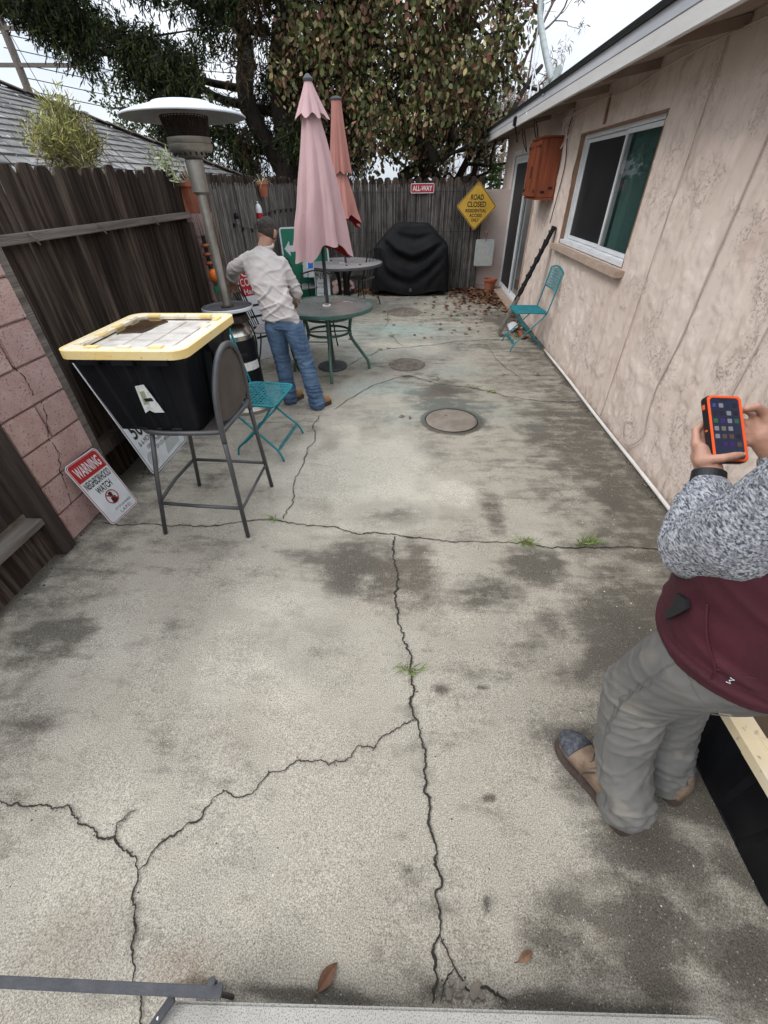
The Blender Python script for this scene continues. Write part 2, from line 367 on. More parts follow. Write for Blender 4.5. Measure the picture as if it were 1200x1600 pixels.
m_cabled = mat('dark_cable', (.06, .05, .045), rough=.8)
m_bark = mat('dark_bark', (.05, .038, .03), (.025, .019, .015), scale=6, rough=.95, bump=1, bscale=22, stretch=(3, 3, .6))
m_twig = mat('bare_twig_bark', (.17, .125, .115), (.11, .085, .08), scale=9, rough=.95)
m_leaf = mat('leaf', (1, 1, 1), rough=.62, vcol=True, spec=.3)
m_leafr = mat('dry_leaf', (1, 1, 1), rough=.8, vcol=True, spec=.2)
m_rooft = mat('grey_shingle', (.27, .262, .25), (.17, .165, .155), scale=7, rough=.95, bump=.5, bscale=90, vcol=True)
m_sred = mat('sign_red', (.38, .012, .014), (.30, .012, .014), scale=20, rough=.45)
m_swhite = mat('sign_white', (.62, .64, .66), (.52, .54, .55), scale=9, rough=.45, speck=(40, (.35, .33, .3), (.68, .8)))
m_syel = mat('sign_yellow', (.62, .37, .045), (.52, .31, .04), scale=8, rough=.5, speck=(35, (.25, .14, .04), (.68, .78)))
m_sgreen = mat('sign_green', (.0, .16, .085), (.0, .13, .07), scale=5, rough=.45)
m_sblack = mat('sign_black', (.012, .012, .012), rough=.5)
m_sorange = mat('sign_orange', (.75, .16, .012), rough=.45)
m_sblue = mat('sign_blue', (.01, .10, .42), rough=.45)
m_sgrey = mat('sign_faded', (.42, .44, .43), (.34, .36, .35), scale=12, rough=.6, speck=(30, (.3, .2, .14), (.68, .8)))
m_sfaint = mat('sign_faint_print', (.47, .44, .37), rough=.6)
m_edge = mat('sign_bare_metal', (.45, .45, .45), rough=.4, metal=.6)
m_crack = mat('crack_dirt', (.045, .037, .03), (.02, .017, .014), scale=30, rough=1)
m_grass = mat('grass_blade', (1, 1, 1), rough=.6, vcol=True, spec=.3)

# ================================================================== GROUND
soil = MB().box((0, 40, -.16), (240, 260, .2)).build('ground', m_soil, kind='structure')
def nz3(x, y, s, seed=0.): return noise.noise(Vector((x*s, y*s, seed)))
cracks_px = [
 [(617,838),(614,870),(622,905),(618,940),(626,980),(640,1020),(643,1060),(640,1100),(655,1150),(665,1200),(665,1240),(673,1300),(683,1333),(690,1373),(680,1400),(687,1427),(687,1460),(680,1500),(684,1530),(675,1567)],
 [(687,1460),(700,1493),(710,1513),(730,1547),(763,1543),(793,1566)], [(710,1513),(692,1540),(687,1566)],
 [(160,818),(200,820),(265,822),(330,822),(425,812),(480,822),(560,835),(617,835),(690,845),(790,848),(850,855),(940,856),(1022,858),(1048,860)],
 [(443,812),(460,775),(462,745),(480,705),(492,690),(488,665),(498,650)], [(300,668),(380,662),(440,660),(495,658)],
 [(522,640),(560,615),(590,600),(635,587),(680,600),(735,605),(790,620),(850,627),(908,628)],
 [(545,572),(560,561),(573,557),(590,548),(620,544),(660,540),(720,533),(760,531),(800,530),(843,529)],
 [(606,485),(605,500),(600,512)], [(608,519),(618,530),(629,541)], [(440,540),(500,530),(540,519),(570,512),(605,511)], [(530,560),(560,566),(600,575)],
 [(520,495),(562,493),(669,493),(740,492)],
 [(0,1251),(44,1261),(64,1257),(105,1258),(122,1287),(155,1310),(181,1306),(204,1337),(216,1360),(207,1398),(210,1440),(205,1480),(212,1510),(207,1535),(222,1560),(227,1610)],
 [(181,1306),(201,1270),(215,1264)], [(-60,1240),(0,1251)],
 [(216,1360),(240,1330),(265,1307),(305,1285),(340,1243),(365,1245),(395,1240),(405,1225),(440,1205),(467,1188),(500,1187),(530,1190),(560,1165),(600,1150),(650,1125)],
 [(763,545),(775,562),(790,575),(812,590)], [(765,570),(790,575),(800,560)]]
cw = [.0092, .006, .004, .0085, .0075, .005, .009, .010, .006, .006, .004, .004, .006, .0066, .0035, .005, .0052, .006, .004]
def jag(pts, amp=.014, lev=5):
    for l in range(lev):
        o = [pts[0]]
        for a, b in zip(pts, pts[1:]):
            d = b-a; n = Vector((-d.y, d.x, 0)); L = d.length
            if L < .008: o.append(b); continue
            m = (a+b)/2+n.normalized()*random.gauss(0, 1)*min(amp, L*.12) if L > 0 else a
            o += [m, b]
        pts = o; amp *= .6
    return pts
crack_lines = [jag([G(*p) for p in c]) for c in cracks_px]
# stains of algae, soot and rust, plus shade painted in at right: dark, teal tint, brown, pale   (photo pixel, world radii)
blobs = [ # px, py, rx, ry (pixels), strength, channel
 (560,880,95,55,.75,0),(600,800,85,28,.7,0),(650,880,45,70,.55,0),(770,800,25,60,.55,0),(830,880,70,40,.65,0),(770,930,60,35,.6,0),(500,870,90,30,.5,0),(640,960,70,40,.35,0),
 (705,640,75,38,.7,0),(690,610,55,22,.75,0),(640,625,30,20,.4,0),(660,700,50,30,.35,0),(850,560,90,35,.5,0),(830,600,70,20,.4,0),(900,700,120,80,.55,0),(860,760,90,50,.4,0),(960,780,50,60,.65,0),(760,690,60,30,.35,0),
 (100,900,100,40,.5,0),(60,1000,90,60,.55,0),(30,1150,60,60,.55,0),(330,850,140,30,.35,0),(120,1060,60,80,.35,0),(290,930,70,30,.25,0),(250,990,70,60,.2,0),
 (690,1078,20,12,.7,0),(755,1076,18,8,.7,0),(765,1246,14,10,.8,0),(760,1415,13,13,1,0),(655,1370,16,14,.6,0),(635,1362,9,8,.6,0),(590,1490,8,25,.5,0),(60,1290,40,40,.35,0),(130,1180,60,20,.25,0),(180,1240,40,30,.2,0),
 (1000,1000,140,120,.75,0),(960,1200,130,120,.6,0),(1060,1150,110,170,1.,0),(1010,1330,110,90,.8,0),(1150,1500,120,110,.9,0),(1040,1430,170,130,.85,0),(900,1500,130,90,.5,0),(820,1300,60,120,.25,0),(870,1000,60,90,.4,0),(960,900,60,40,.5,0),  # right and bottom right: algae dirt with shade around man and bin painted in
 (500,1556,160,7,.9,0),(850,1566,240,8,.9,0),(320,1540,60,8,.6,0),(690,1540,60,25,.5,0),(380,1540,60,12,.3,0),
 (620,515,95,10,.9,1),(560,560,60,12,.4,1),(600,605,70,14,.55,1),(700,580,60,12,.3,1),(730,640,120,20,.25,1),(640,650,80,18,.3,1),
 (280,1510,55,40,.55,2),(110,1480,60,60,.3,2),(460,1120,120,50,.2,2),(760,1180,60,60,.25,2),(640,900,50,50,.2,2),(200,1100,80,60,.15,2),(760,468,50,14,1,2),(730,490,50,8,.5,0),(700,500,90,6,.5,0),(790,500,40,30,.7,0),(640,470,100,5,.3,0),
 (560,740,170,80,.8,3),(640,720,60,50,.6,3),(420,950,120,50,.5,3),(420,1080,200,80,.4,3),(520,830,60,14,.4,3),(700,770,60,30,.5,3),(640,690,60,15,.4,3),(600,640,80,20,.3,3),(350,1050,170,70,.35,3),(420,1300,160,80,.25,3),(560,1000,60,60,.25,3),(840,840,30,30,.35,3),(650,545,90,14,.5,3),(560,600,40,20,.4,3),(870,560,20,60,.3,3),
 (410,700,60,30,.3,0),(330,750,60,25,.45,0),(230,790,40,20,.5,0),(520,600,60,12,.2,0),(470,560,70,18,.3,0),(450,700,30,10,.2,0)]
xs = np.arange(-2.42, 1.96, .02); ys = np.concatenate([np.arange(-1.3, 4, .02), np.arange(4, 10.9, .035)])
XX, YY = np.meshgrid(xs, ys); nx, ny = len(xs), len(ys)
mk = np.zeros((4, ny, nx), dtype=np.float64)
wob = np.array([[nz3(x, y, 2.3, 3) for x in xs[::4]] for y in ys[::4]]); wob2 = np.array([[nz3(x, y, 6.5, 9) for x in xs[::4]] for y in ys[::4]])
def up4(a): return np.repeat(np.repeat(a, 4, 0), 4, 1)[:ny, :nx]
def smooth(a, k=3):
    for _ in range(k): a = (a+np.roll(a, 1, 0)+np.roll(a, -1, 0)+np.roll(a, 1, 1)+np.roll(a, -1, 1))/5
    return a
W1, W2 = smooth(up4(wob), 6), smooth(up4(wob2), 6)
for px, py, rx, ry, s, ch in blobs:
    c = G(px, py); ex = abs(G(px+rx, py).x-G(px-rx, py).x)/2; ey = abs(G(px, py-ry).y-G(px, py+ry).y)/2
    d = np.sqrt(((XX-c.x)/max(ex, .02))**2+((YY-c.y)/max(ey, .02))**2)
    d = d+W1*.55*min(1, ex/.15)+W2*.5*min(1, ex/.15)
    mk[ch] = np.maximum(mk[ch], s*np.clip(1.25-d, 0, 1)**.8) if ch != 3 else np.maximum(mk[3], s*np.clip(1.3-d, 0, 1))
# grime along walls, and the part-dirt, part-shade right side
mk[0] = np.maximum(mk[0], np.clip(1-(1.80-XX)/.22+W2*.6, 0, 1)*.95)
mk[0] = np.maximum(mk[0], np.clip((XX-.35)/1.2+W1*.6+W2*.3, 0, 1)*.56*np.clip((7-YY)/3, .35, 1))  # rightward darkening: algae dirt plus eave and figure shade painted into the colour
mk[0] = np.maximum(mk[0], np.clip((-1.1-XX)/.8+W1*.5, 0, 1)*.42)
mk[0] = np.maximum(mk[0], .21+.22*W1+.10*np.clip((YY-2)/3, 0, 1))
_c = G(705, 657); rr_ = np.hypot(XX-_c.x, YY-_c.y)+W2*.03; an_ = np.arctan2(YY-_c.y, XX-_c.x)
mk[0] = np.maximum(mk[0], np.exp(-((rr_-.262)/.045)**2)*(1.0+.2*np.sin(an_+.6)))
mk[0] = np.maximum(mk[0], np.clip(1-(rr_-.25)/.25, 0, 1)*(rr_ > .2)*(.35+.45*np.clip(np.sin(an_), 0, 1)))
for q_ in ((636, 570, .27), (632, 488, .34)):
    _c = G(q_[0], q_[1]); rr_ = np.hypot(XX-_c.x, YY-_c.y)+W2*.06; mk[2] = np.maximum(mk[2], np.clip(1-(rr_-q_[2]*.8)/.12, 0, 1)*.7)
mk[1] = np.maximum(mk[1], .38*np.clip(1-abs(YY-6.2)/1.9, 0, 1)*np.clip((.9-XX)/.6, 0, 1)*np.clip(.6+W1*1.5, 0, 1))
_c = G(636, 588); rr_ = np.hypot((XX-_c.x)/1.3, YY-_c.y)+W2*.05; mk[0] = np.maximum(mk[0], np.clip(1-rr_/.09, 0, 1)*1.)
mk[0] = np.maximum(mk[0], np.clip(1-(XX+2.12)/.16+W2*.6, 0, 1)*.8)
mk[2] = np.maximum(mk[2], np.clip((YY-9.35)/.4+W2, 0, 1)*.8)
# soiling next to the cracks
cpts = np.array([[p.x, p.y] for l in crack_lines for p in l[::2]])
cd = np.full(XX.shape, 9.)
flat = np.stack([XX.ravel(), YY.ravel()], 1)
cdf = cd.ravel()
for p in cpts:
    i0, i1 = np.searchsorted(ys, [p[1]-.07, p[1]+.07]); j0, j1 = np.searchsorted(xs, [p[0]-.07, p[0]+.07])
    if i1 > i0 and j1 > j0:
        sub = np.hypot(XX[i0:i1, j0:j1]-p[0], YY[i0:i1, j0:j1]-p[1]); cd[i0:i1, j0:j1] = np.minimum(cd[i0:i1, j0:j1], sub)
mk[0] = np.maximum(mk[0], np.clip(1-cd/.045, 0, 1)*.33)
ZZ = W1*.006+np.clip(1-cd/.03, 0, 1)*-.0025
V = np.stack([XX, YY, ZZ], -1).reshape(-1, 3)
idx = np.arange(nx*ny).reshape(ny, nx)
Fq = np.stack([idx[:-1, :-1], idx[:-1, 1:], idx[1:, 1:], idx[1:, :-1]], -1).reshape(-1, 4)
def concrete_material():
    m = bpy.data.materials.new('stained_shaded_concrete'); m.use_nodes = True; nt = m.node_tree; L = nt.links; b = nt.nodes['Principled BSDF']
    tc = _n(nt, 'ShaderNodeTexCoord'); O = tc.outputs['Object']
    def no(scale, det=4, ro=.6, dist=0):
        n = _n(nt, 'ShaderNodeTexNoise', Scale=scale, Detail=det, Roughness=ro, Distortion=dist); L.new(O, n.inputs[0]); return n.outputs[0]
    def mr(x, a, b_, c=0., d=1.):
        n = _n(nt, 'ShaderNodeMapRange'); n.inputs[1].default_value, n.inputs[2].default_value, n.inputs[3].default_value, n.inputs[4].default_value = a, b_, c, d; L.new(x, n.inputs[0]); return n.outputs[0]
    def mix(f, a, b_, bt='MIX'):
        n = _n(nt, 'ShaderNodeMix', data_type='RGBA', blend_type=bt)
        for s_, v in ((0, f), (6, a), (7, b_)):
            if isinstance(v, (int, float)): n.inputs[s_].default_value = v
            elif isinstance(v, tuple): n.inputs[s_].default_value = v+(1,)
            else: L.new(v, n.inputs[s_])
        return n.outputs[2]
    def mul(a, b_, op='MULTIPLY'):
        n = _n(nt, 'ShaderNodeMath', operation=op)
        for i, v in enumerate((a, b_)):
            if isinstance(v, (int, float)): n.inputs[i].default_value = v
            else: L.new(v, n.inputs[i])
        return n.outputs[0]
    base = mix(mr(no(1.6, 6), .3, .7), (.345, .312, .258), (.455, .418, .352))
    at = _n(nt, 'ShaderNodeAttribute', attribute_name='Col'); sp = _n(nt, 'ShaderNodeSeparateColor'); L.new(at.outputs[0], sp.inputs[0])
    at2 = _n(nt, 'ShaderNodeAttribute', attribute_name='Pale')
    mott = mr(no(7, 8, .68), .33, .68); mott2 = mr(no(22, 6, .7), .3, .7)
    base = mix(mul(at2.outputs['Fac'], .35), base, (.58, .54, .455))
    # broad blotches everywhere
    base = mix(mul(mr(no(2.6, 8, .65, .4), .50, .72), .33), base, (.19, .175, .15))
    mpn = _n(nt, 'ShaderNodeMapping'); mpn.inputs['Scale'].default_value = (1.2, 4.2, 1); L.new(O, mpn.inputs[0])
    stn_ = _n(nt, 'ShaderNodeTexNoise', Scale=2.6, Detail=9, Roughness=.66, Distortion=.25); L.new(mpn.outputs[0], stn_.inputs[0])
    e1 = mul(mul(stn_.outputs[0], .5, 'SUBTRACT'), 1.15); e2 = mul(mul(no(9, 8, .7), .5, 'SUBTRACT'), .9)
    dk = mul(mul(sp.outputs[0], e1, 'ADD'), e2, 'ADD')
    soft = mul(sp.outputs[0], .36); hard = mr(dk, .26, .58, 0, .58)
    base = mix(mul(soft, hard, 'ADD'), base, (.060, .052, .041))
    lite = mr(mul(mul(at2.outputs['Fac'], e1, 'ADD'), e2, 'ADD'), .25, .6, 0, .5)
    base = mix(lite, base, (.60, .56, .47))
    base = mix(mul(sp.outputs[1], .55), base, (.26, .40, .38))
    base = mix(mul(sp.outputs[2], mul(mul(mott2, .5), .25, 'ADD')), base, (.20, .12, .07))
    # aggregate: fine salt and pepper
    base = mix(mr(no(230, 3, .85), .36, .64), mix(1., base, (.40, .385, .37), 'MULTIPLY'), mix(1., base, (1.48, 1.47, 1.45), 'MULTIPLY'))
    base = mix(mr(no(120, 3, .7), .62, .74, 0, .6), base, mix(1., base, (.55, .53, .5), 'MULTIPLY'))
    vo = _n(nt, 'ShaderNodeTexVoronoi', Scale=95); L.new(O, vo.inputs[0])
    vs = mul(mr(vo.outputs['Distance'], .0, .25, 1, 0), mr(no(60, 1), .50, .56))
    base = mix(mul(vs, .75), base, (.62, .59, .53))
    vo2 = _n(nt, 'ShaderNodeTexVoronoi', Scale=42); L.new(O, vo2.inputs[0])
    vs2 = mul(mr(vo2.outputs['Distance'], .0, .16, 1, 0), mr(no(25, 1), .53, .57))
    base = mix(mul(vs2, .85), base, (.05, .04, .035))
    L.new(base, b.inputs['Base Color']); b.inputs['Roughness'].default_value = .9; b.inputs['Specular IOR Level'].default_value = .25
    bp = _n(nt, 'ShaderNodeBump', Strength=.5, Distance=.004); L.new(no(260, 4, .75), bp.inputs['Height'])
    bp2 = _n(nt, 'ShaderNodeBump', Strength=.35, Distance=.02); L.new(no(20, 5), bp2.inputs['Height']); L.new(bp.outputs[0], bp2.inputs['Normal'])
    L.new(bp2.outputs[0], b.inputs['Normal']); return m
m_conc = concrete_material()
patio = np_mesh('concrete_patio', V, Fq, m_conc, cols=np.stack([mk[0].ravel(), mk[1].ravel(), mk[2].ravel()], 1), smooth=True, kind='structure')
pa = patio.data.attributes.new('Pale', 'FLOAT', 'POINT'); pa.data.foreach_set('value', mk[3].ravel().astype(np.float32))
def surf(x, y):
    j = int(np.clip(np.searchsorted(xs, x), 0, nx-1)); i = int(np.clip(np.searchsorted(ys, y), 0, ny-1)); return float(ZZ[i, j])
# slab edge skirt
MB().box((-.23, 4.8, -.09), (4.36, 12.1, .14)).build('patio_slab', m_conc, kind='structure')
for ln, cwid in zip(crack_lines, cw):
    mb = MB(); vs = []; n = len(ln)
    for i, p in enumerate(ln):
        a, b = ln[max(i-1, 0)], ln[min(i+1, n-1)]; d = (b-a); d = d.normalized() if d.length > 0 else Vector((1, 0, 0)); nn = Vector((-d.y, d.x, 0))
        wv, wv2 = [cwid*.66*(.35+1.7*abs(noise.noise(p*15+Vector((q_, 0, 0))))+.45*random.random())*(min(1, (i+1)/4, (n-i)/4)*.5+.15) for q_ in (0, 7)]
        z = max(surf(p.x, p.y), surf(p.x+.02, p.y))+.0045
        vs += [(p.x+nn.x*wv, p.y+nn.y*wv, z), (p.x-nn.x*wv2, p.y-nn.y*wv2, z)]
    mb.add(vs, [(2*i, 2*i+1, 2*i+3, 2*i+2) for i in range(n-1)])
    mb.build('crack', m_crack, patio)
# round patches in the slab (filled post holes)
m_hole = mat('crumbled_fill', (.235, .20, .165), (.13, .105, .085), scale=14, rough=1, bump=1, bscale=120, speck=(90, (.04, .03, .025), (.58, .66)))
m_hole2 = mat('smooth_fill', (.255, .215, .175), (.17, .14, .11), scale=6, rough=.95, bump=.5, bscale=200, speck=(60, (.5, .47, .42), (.70, .78)))
def patch(px, py, r, mm, amp, rim):
    c = G(px, py); mb = MB(); prof_r = np.linspace(0.001, r, 16); vs = []; seg = 48
    for i, q in enumerate(prof_r):
        for j in range(seg):
            a = 2*PI*j/seg; rr = q*(1+(.05*noise.noise(Vector((math.cos(a)*2, math.sin(a)*2, px)))+.02*noise.noise(Vector((math.cos(a)*9, math.sin(a)*9, px)))))
            x, y = rr*math.cos(a), rr*math.sin(a); vs.append((x, y, .012+amp*noise.noise(Vector((x*28, y*28, px)))+amp*.6*noise.noise(Vector((x*70, y*70, px))) - (.008 if i == 15 else 0)))
    mb.add(vs, [(i*seg+j, i*seg+(j+1) % seg, (i+1)*seg+(j+1) % seg, (i+1)*seg+j) for i in range(15) for j in range(seg)])
    o = mb.build('fill_patch', mm, patio, smooth=True); o.location = (c.x, c.y, 0)
    if rim:
        pts = [Vector((r*1.03*(1+.02*noise.noise(Vector((math.cos(t)*3, math.sin(t)*3, 1))))*math.cos(t), r*1.03*math.sin(t), .006)) for t in np.linspace(0, 2*PI, 60)[:-1]]
        o = MB().tube(pts, .0045, 6, closed=True, flat=.8).build('patch_rim', m_crack, patio); o.location = (c.x, c.y, 0)
patch(705, 657, .235, m_hole2, .002, True); patch(636, 570, .225, m_hole, .007, False); patch(632, 488, .30, m_hole, .010, False)
for px_, py_, r_, k_ in [(742, 1549, .022, 5), (722, 1541, .013, 6), (706, 1536, .012, 5), (752, 1556, .014, 6), (700, 1552, .016, 5), (716, 1556, .010, 5)]:
    c = G(px_, py_); pl_ = [(r_*(.7+.5*random.random())*math.cos(2*PI*i/k_), r_*.7*(.7+.5*random.random())*math.sin(2*PI*i/k_)) for i in range(k_)]
    o = MB().prism(pl_, .0, .011).build('broken_piece', m_hole2, patio, bevel=.002); o.location = (c.x, c.y, surf(c.x, c.y)+.001); o.rotation_euler = (random.gauss(0, .08), random.gauss(0, .08), random.random()*3)
# step at the photographer's feet
stp = MB().prism([(-.60, -.9), (.84, -.9), (.822, .05), (.806, .074), (.78, .080), (-.55, .028), (-.568, .020), (-.575, .0)], .0, .15).build('concrete_step', mat('step_concrete', (.43, .41, .37), (.36, .34, .305), scale=4, rough=.9, bump=.5, bscale=260, speck=(300, (.22, .21, .19), (.52, .62))), kind='structure', bevel=.006)

# ================================================================== HOUSE
HX = 1.80
house = thing('house', 'pink stucco house side wall with aluminium window and glass door', 'house', (HX, 4, 0))
def loc_(mbv): return mbv
W0, W1_, Z0, Z1 = 4.22, 6.22, 1.15, 2.15       # window opening
D0, D1, DZ = 7.95, 9.98, 2.10                     # sliding door opening
def stucco_patch(y0, y1, z0, z1, V, Fl):
    st = .016 if y0 < 6.5 else .03
    yy = np.linspace(y0, y1, max(2, int((y1-y0)/st)+1)); zz = np.linspace(z0, z1, max(2, int((z1-z0)/st)+1)); k = len(V)
    for y in yy:
        for z in zz:
            a = noise.noise(Vector((y*4.6, z*3.0, 1.7)))*.45+.55*noise.noise(Vector((y*11, z*8, 4.)))-.05
            b = noise.noise(Vector((y*23, z*17, 8.)))
            d = .0060*max(0, min(1, (a+.20*b+.02)*16))+.005*max(0, min(1, (a*.7-b*.6-.15)*10))+.0018*b
            V.append((-d, y-4, z)); e_ = abs((a+.14*b+.02)*7-.45); dirt = max(0, 1-e_*1.3)*.13*max(0, noise.noise(Vector((y*1.1, z*.8, 6)))*2+.5)+max(0, .12-z)*2.2*(.6+b)+max(0, .35-z)*.5*max(0, b+a); SC.append((1-min(.6, dirt)*.8, 1-min(.6, dirt)*.9, 1-min(.6, dirt)))
    n2 = len(zz)
    for i in range(len(yy)-1):
        for j in range(n2-1): q = k+i*n2+j; Fl.append((q, q+1, q+n2+1, q+n2))
V, Fl, SC = [], [], []
WT = 2.48
for a in [(-1.6, W0, 0, WT), (W0, W1_, 0, Z0), (W0, W1_, Z1, WT), (W1_, D0, 0, WT), (D0, D1, DZ, WT), (D1, 10.9, 0, WT)]: stucco_patch(*a, V, Fl)
np_mesh('stucco_wall', V, Fl, m_stucco, house, smooth=True, cols=np.clip(np.array(SC), .3, 1))
bk = MB()
for y0, y1, z0, z1 in [(-1.6, W0-.003, 0, WT), (W0, W1_, 0, Z0-.003), (W0, W1_, Z1+.003, WT), (W1_+.003, D0-.003, 0, WT), (D0, D1, DZ+.003, WT), (D1+.003, 10.9, 0, WT)]:
    bk.box((.106, (y0+y1)/2-4, (z0+z1)/2), (.2, y1-y0, z1-z0))
bk.box((2.2, 10.8-4, 1.25), (4.0, .2, 2.5)); bk.box((4.2, .6, 1.25), (.2, 12.4, 2.5))
bk.build('wall_core', m_trim, house)
MB().box((1.3, 1.15, 1.2), (.02, 11, 2.4)).build('interior', m_dark, house)
# roof: fascia, edge, soffit, sheathing
fx = -.42                # fascia x relative to wall
MB().box((fx, .6+.35, 2.385), (.03, 13.3, .085)).build('fascia', m_fascia, house, bevel=.003)
MB().box((fx-.004, .6+.35, 2.462), (.03, 13.3, .068)).build('fascia_trim', m_fascia_g, house, bevel=.003)
MB().box((fx-.011, .6+.35, 2.503), (.06, 13.32, .012)).build('drip_edge', m_blackm, house)
sf = MB(); sf.add([(fx+.015, -5.7, 2.372), (fx+.015, 7.6, 2.372), (.02, 7.6, 2.46), (.02, -5.7, 2.46), (fx+.015, -5.7, 2.40), (fx+.015, 7.6, 2.40), (.02, 7.6, 2.49), (.02, -5.7, 2.49)],
   [(0, 1, 2, 3), (7, 6, 5, 4), (0, 4, 5, 1), (1, 5, 6, 2), (2, 6, 7, 3), (3, 7, 4, 0)])
sf.build('soffit', m_soffit, house)
for k in range(9):
    MB().beam((fx+.02, -1.5+k*1.05, 2.355), (.0, -1.5+k*1.05, 2.425), .04, .05).build('rafter_tail', m_soffit, house)
rf = MB(); rf.add([(fx-.04, -5.7, 2.51), (fx-.04, 7.62, 2.51), (4, 7.62, 3.5), (4, -5.7, 3.5), (fx-.04, -5.7, 2.53), (fx-.04, 7.62, 2.53), (4, 7.62, 3.53), (4, -5.7, 3.53)],
   [(0, 1, 2, 3), (7, 6, 5, 4), (0, 4, 5, 1), (1, 5, 6, 2), (2, 6, 7, 3), (3, 7, 4, 0)])
rf.build('roof', m_rooft, house)
MB().box((fx/2, 7.58, 2.41), (.40, .03, .13)).build('fascia_end', m_fascia, house)
# window
win = MB().ring(rrect(W0+.001-4, Z0+.001, W1_-.001-4, Z1-.001, .001, 0), rrect(W0+.045-4, Z0+.05, W1_-.045-4, Z1-.045, .001, 0), .045, .11)
for i, v in enumerate(win.v): win.v[i] = (v[2], v[0], v[1])
win = win.build('window', m_white, house)
wy = 5.05-4
def yz_ring(y0, z0, y1, z1, t, x0, x1):
    mb = MB().ring([(y0, z0), (y1, z0), (y1, z1), (y0, z1)], [(y0+t, z0+t), (y1-t, z0+t), (y1-t, z1-t), (y0+t, z1-t)], x0, x1)
    mb.v = [(v[2], v[0], v[1]) for v in mb.v]; return mb
yz_ring(W0+.05-4, Z0+.055, wy+.02, Z1-.05, .032, .055, .075).build('sash_frame', m_white, win)
yz_ring(wy-.02, Z0+.055, W1_-.05-4, Z1-.05, .032, .078, .100).build('sash_frame', m_white, win)
MB().box((.066, (W0+.08-4+wy)/2, (Z0+Z1)/2), (.004, wy-W0-.08+4-.01, Z1-Z0-.16)).build('glass_pane', m_glassg, win)
MB().box((.089, (wy+W1_-.08-4)/2, (Z0+Z1)/2), (.004, W1_-.08-4-wy-.01, Z1-Z0-.16)).build('insect_screen', m_glassd, win)
MB().box((.040, (W0+W1_)/2-4, Z0+.022), (.075, W1_-W0-.004, .04)).build('frame_track', m_white, win, bevel=.004)
for k in range(9):
    MB().box((.160, W0+.09+k*.098-4, (Z0+Z1)/2), (.004, .084, Z1-Z0-.12), rot=(0, 0, R_(12+22*(k > 4)+9*math.sin(k*2.1)))).build('blind_slat', m_blind, win)
rv = yz_ring(W0-4-.0005, Z0-.0005, W1_-4+.0005, Z1+.0005, .001, -.004, .044)
MB().box((.020, W1_-4-.008, (Z0+Z1)/2), (.046, .014, Z1-Z0-.004)).build('side_reveal', m_brown, win)
MB().box((.020, W0-4+.008, (Z0+Z1)/2), (.046, .014, Z1-Z0-.004)).build('side_reveal', m_brown, win)
MB().box((.020, (W0+W1_)/2-4, Z1-.008), (.046, W1_-W0-.034, .014)).build('head_reveal', m_brown, win)
MB().box((-.035, (W0+W1_)/2-4, Z0-.035), (.10, W1_-W0+.16, .055)).build('sill', m_trim, win, bevel=.006)
# sliding door
dr = yz_ring(D0+.003-4, .03, D1-.003-4, DZ-.003, .05, .02, .10).build('sliding_door', m_white, house)
dm = (D0+D1)/2-4
yz_ring(D0+.055-4, .085, dm+.03, DZ-.055, .045, .065, .09).build('door_panel', m_white, dr)
yz_ring(dm-.03, .085, D1-.055-4, DZ-.055, .045, .03, .055).build('door_panel', m_white, dr)
MB().box((.078, (D0+.1-4+dm)/2, 1.07), (.004, dm-D0-.1+4, DZ-.2)).build('glass_pane', mat('door_glass', (.05, .06, .062), (.10, .115, .115), scale=1.5, rough=.04, spec=.9, stretch=(1, 3, .3)), dr)
MB().box((.042, (dm+D1-.1-4)/2, 1.07), (.004, D1-.1-4-dm, DZ-.2)).build('insect_screen', m_glassd, dr)
MB().box((.0, D0-4-.035, 1.06), (.035, .06, 2.12)).build('door_trim', m_trim, dr)
MB().box((.0, D1-4+.035, 1.06), (.035, .06, 2.12)).build('door_trim', m_whitep, dr)
MB().box((-.05, (D0+D1)/2-4, .022), (.18, D1-D0, .045)).build('threshold', m_trim, dr)
MB().box((.03, (D0+D1)/2-4, 2.145), (.07, D1-D0+.1, .06)).build('head_track', m_white, dr)
# white conduit at the wall foot
tag(MB().tube([(HX-.045, y, .022+.004*math.sin(y*3)) for y in np.arange(.9, 6.1, .4)], .014, 10).build('white_pipe', m_whitep, smooth=True), 'thin white plastic pipe lying along the foot of the stucco wall', 'pipe')
def cable(pts, r, m_, label, cat='cable', **k):
    return tag(MB().tube(bez(pts, 6), r, 6).build('wall_cable', m_, smooth=True), label, cat, **k)
x = HX-.013
cable([(x, 3.70, 2.40), (x, 3.70, 1.9), (x, 3.71, 1.59), (x-.004, 3.705, 1.2), (x, 3.71, .6), (x, 3.71, .03)], .0032, m_cable, 'thin straight cable down the stucco just right of the window')
cable([(x, 2.96, 2.40), (x, 2.96, 1.9), (x-.003, 2.97, 1.27), (x, 2.98, .9), (x, 3.03, .57), (x-.01, 2.99, .36), (x-.01, 2.94, .23), (x-.02, 3.0, .12), (x-.025, 3.10, .075), (x-.02, 3.2, .10), (x-.015, 3.24, .19), (x, 3.16, .23)], .005, m_cable, 'painted cable ending in a loose curl near the wall foot')
cable([(x, 2.31, 2.40), (x, 2.31, 1.6), (x, 2.32, .82), (x, 2.31, .3)], .0034, m_cable, 'cable on the stucco wall running down behind the held phone')
cable([(x, 6.63, 2.38), (x-.02, 6.66, 2.2), (x-.01, 6.55, 1.9), (x-.01, 6.62, 1.6), (x-.01, 6.72, 1.32)], .006, m_cabled, 'dark cable hanging between the orange cabinet and the window')
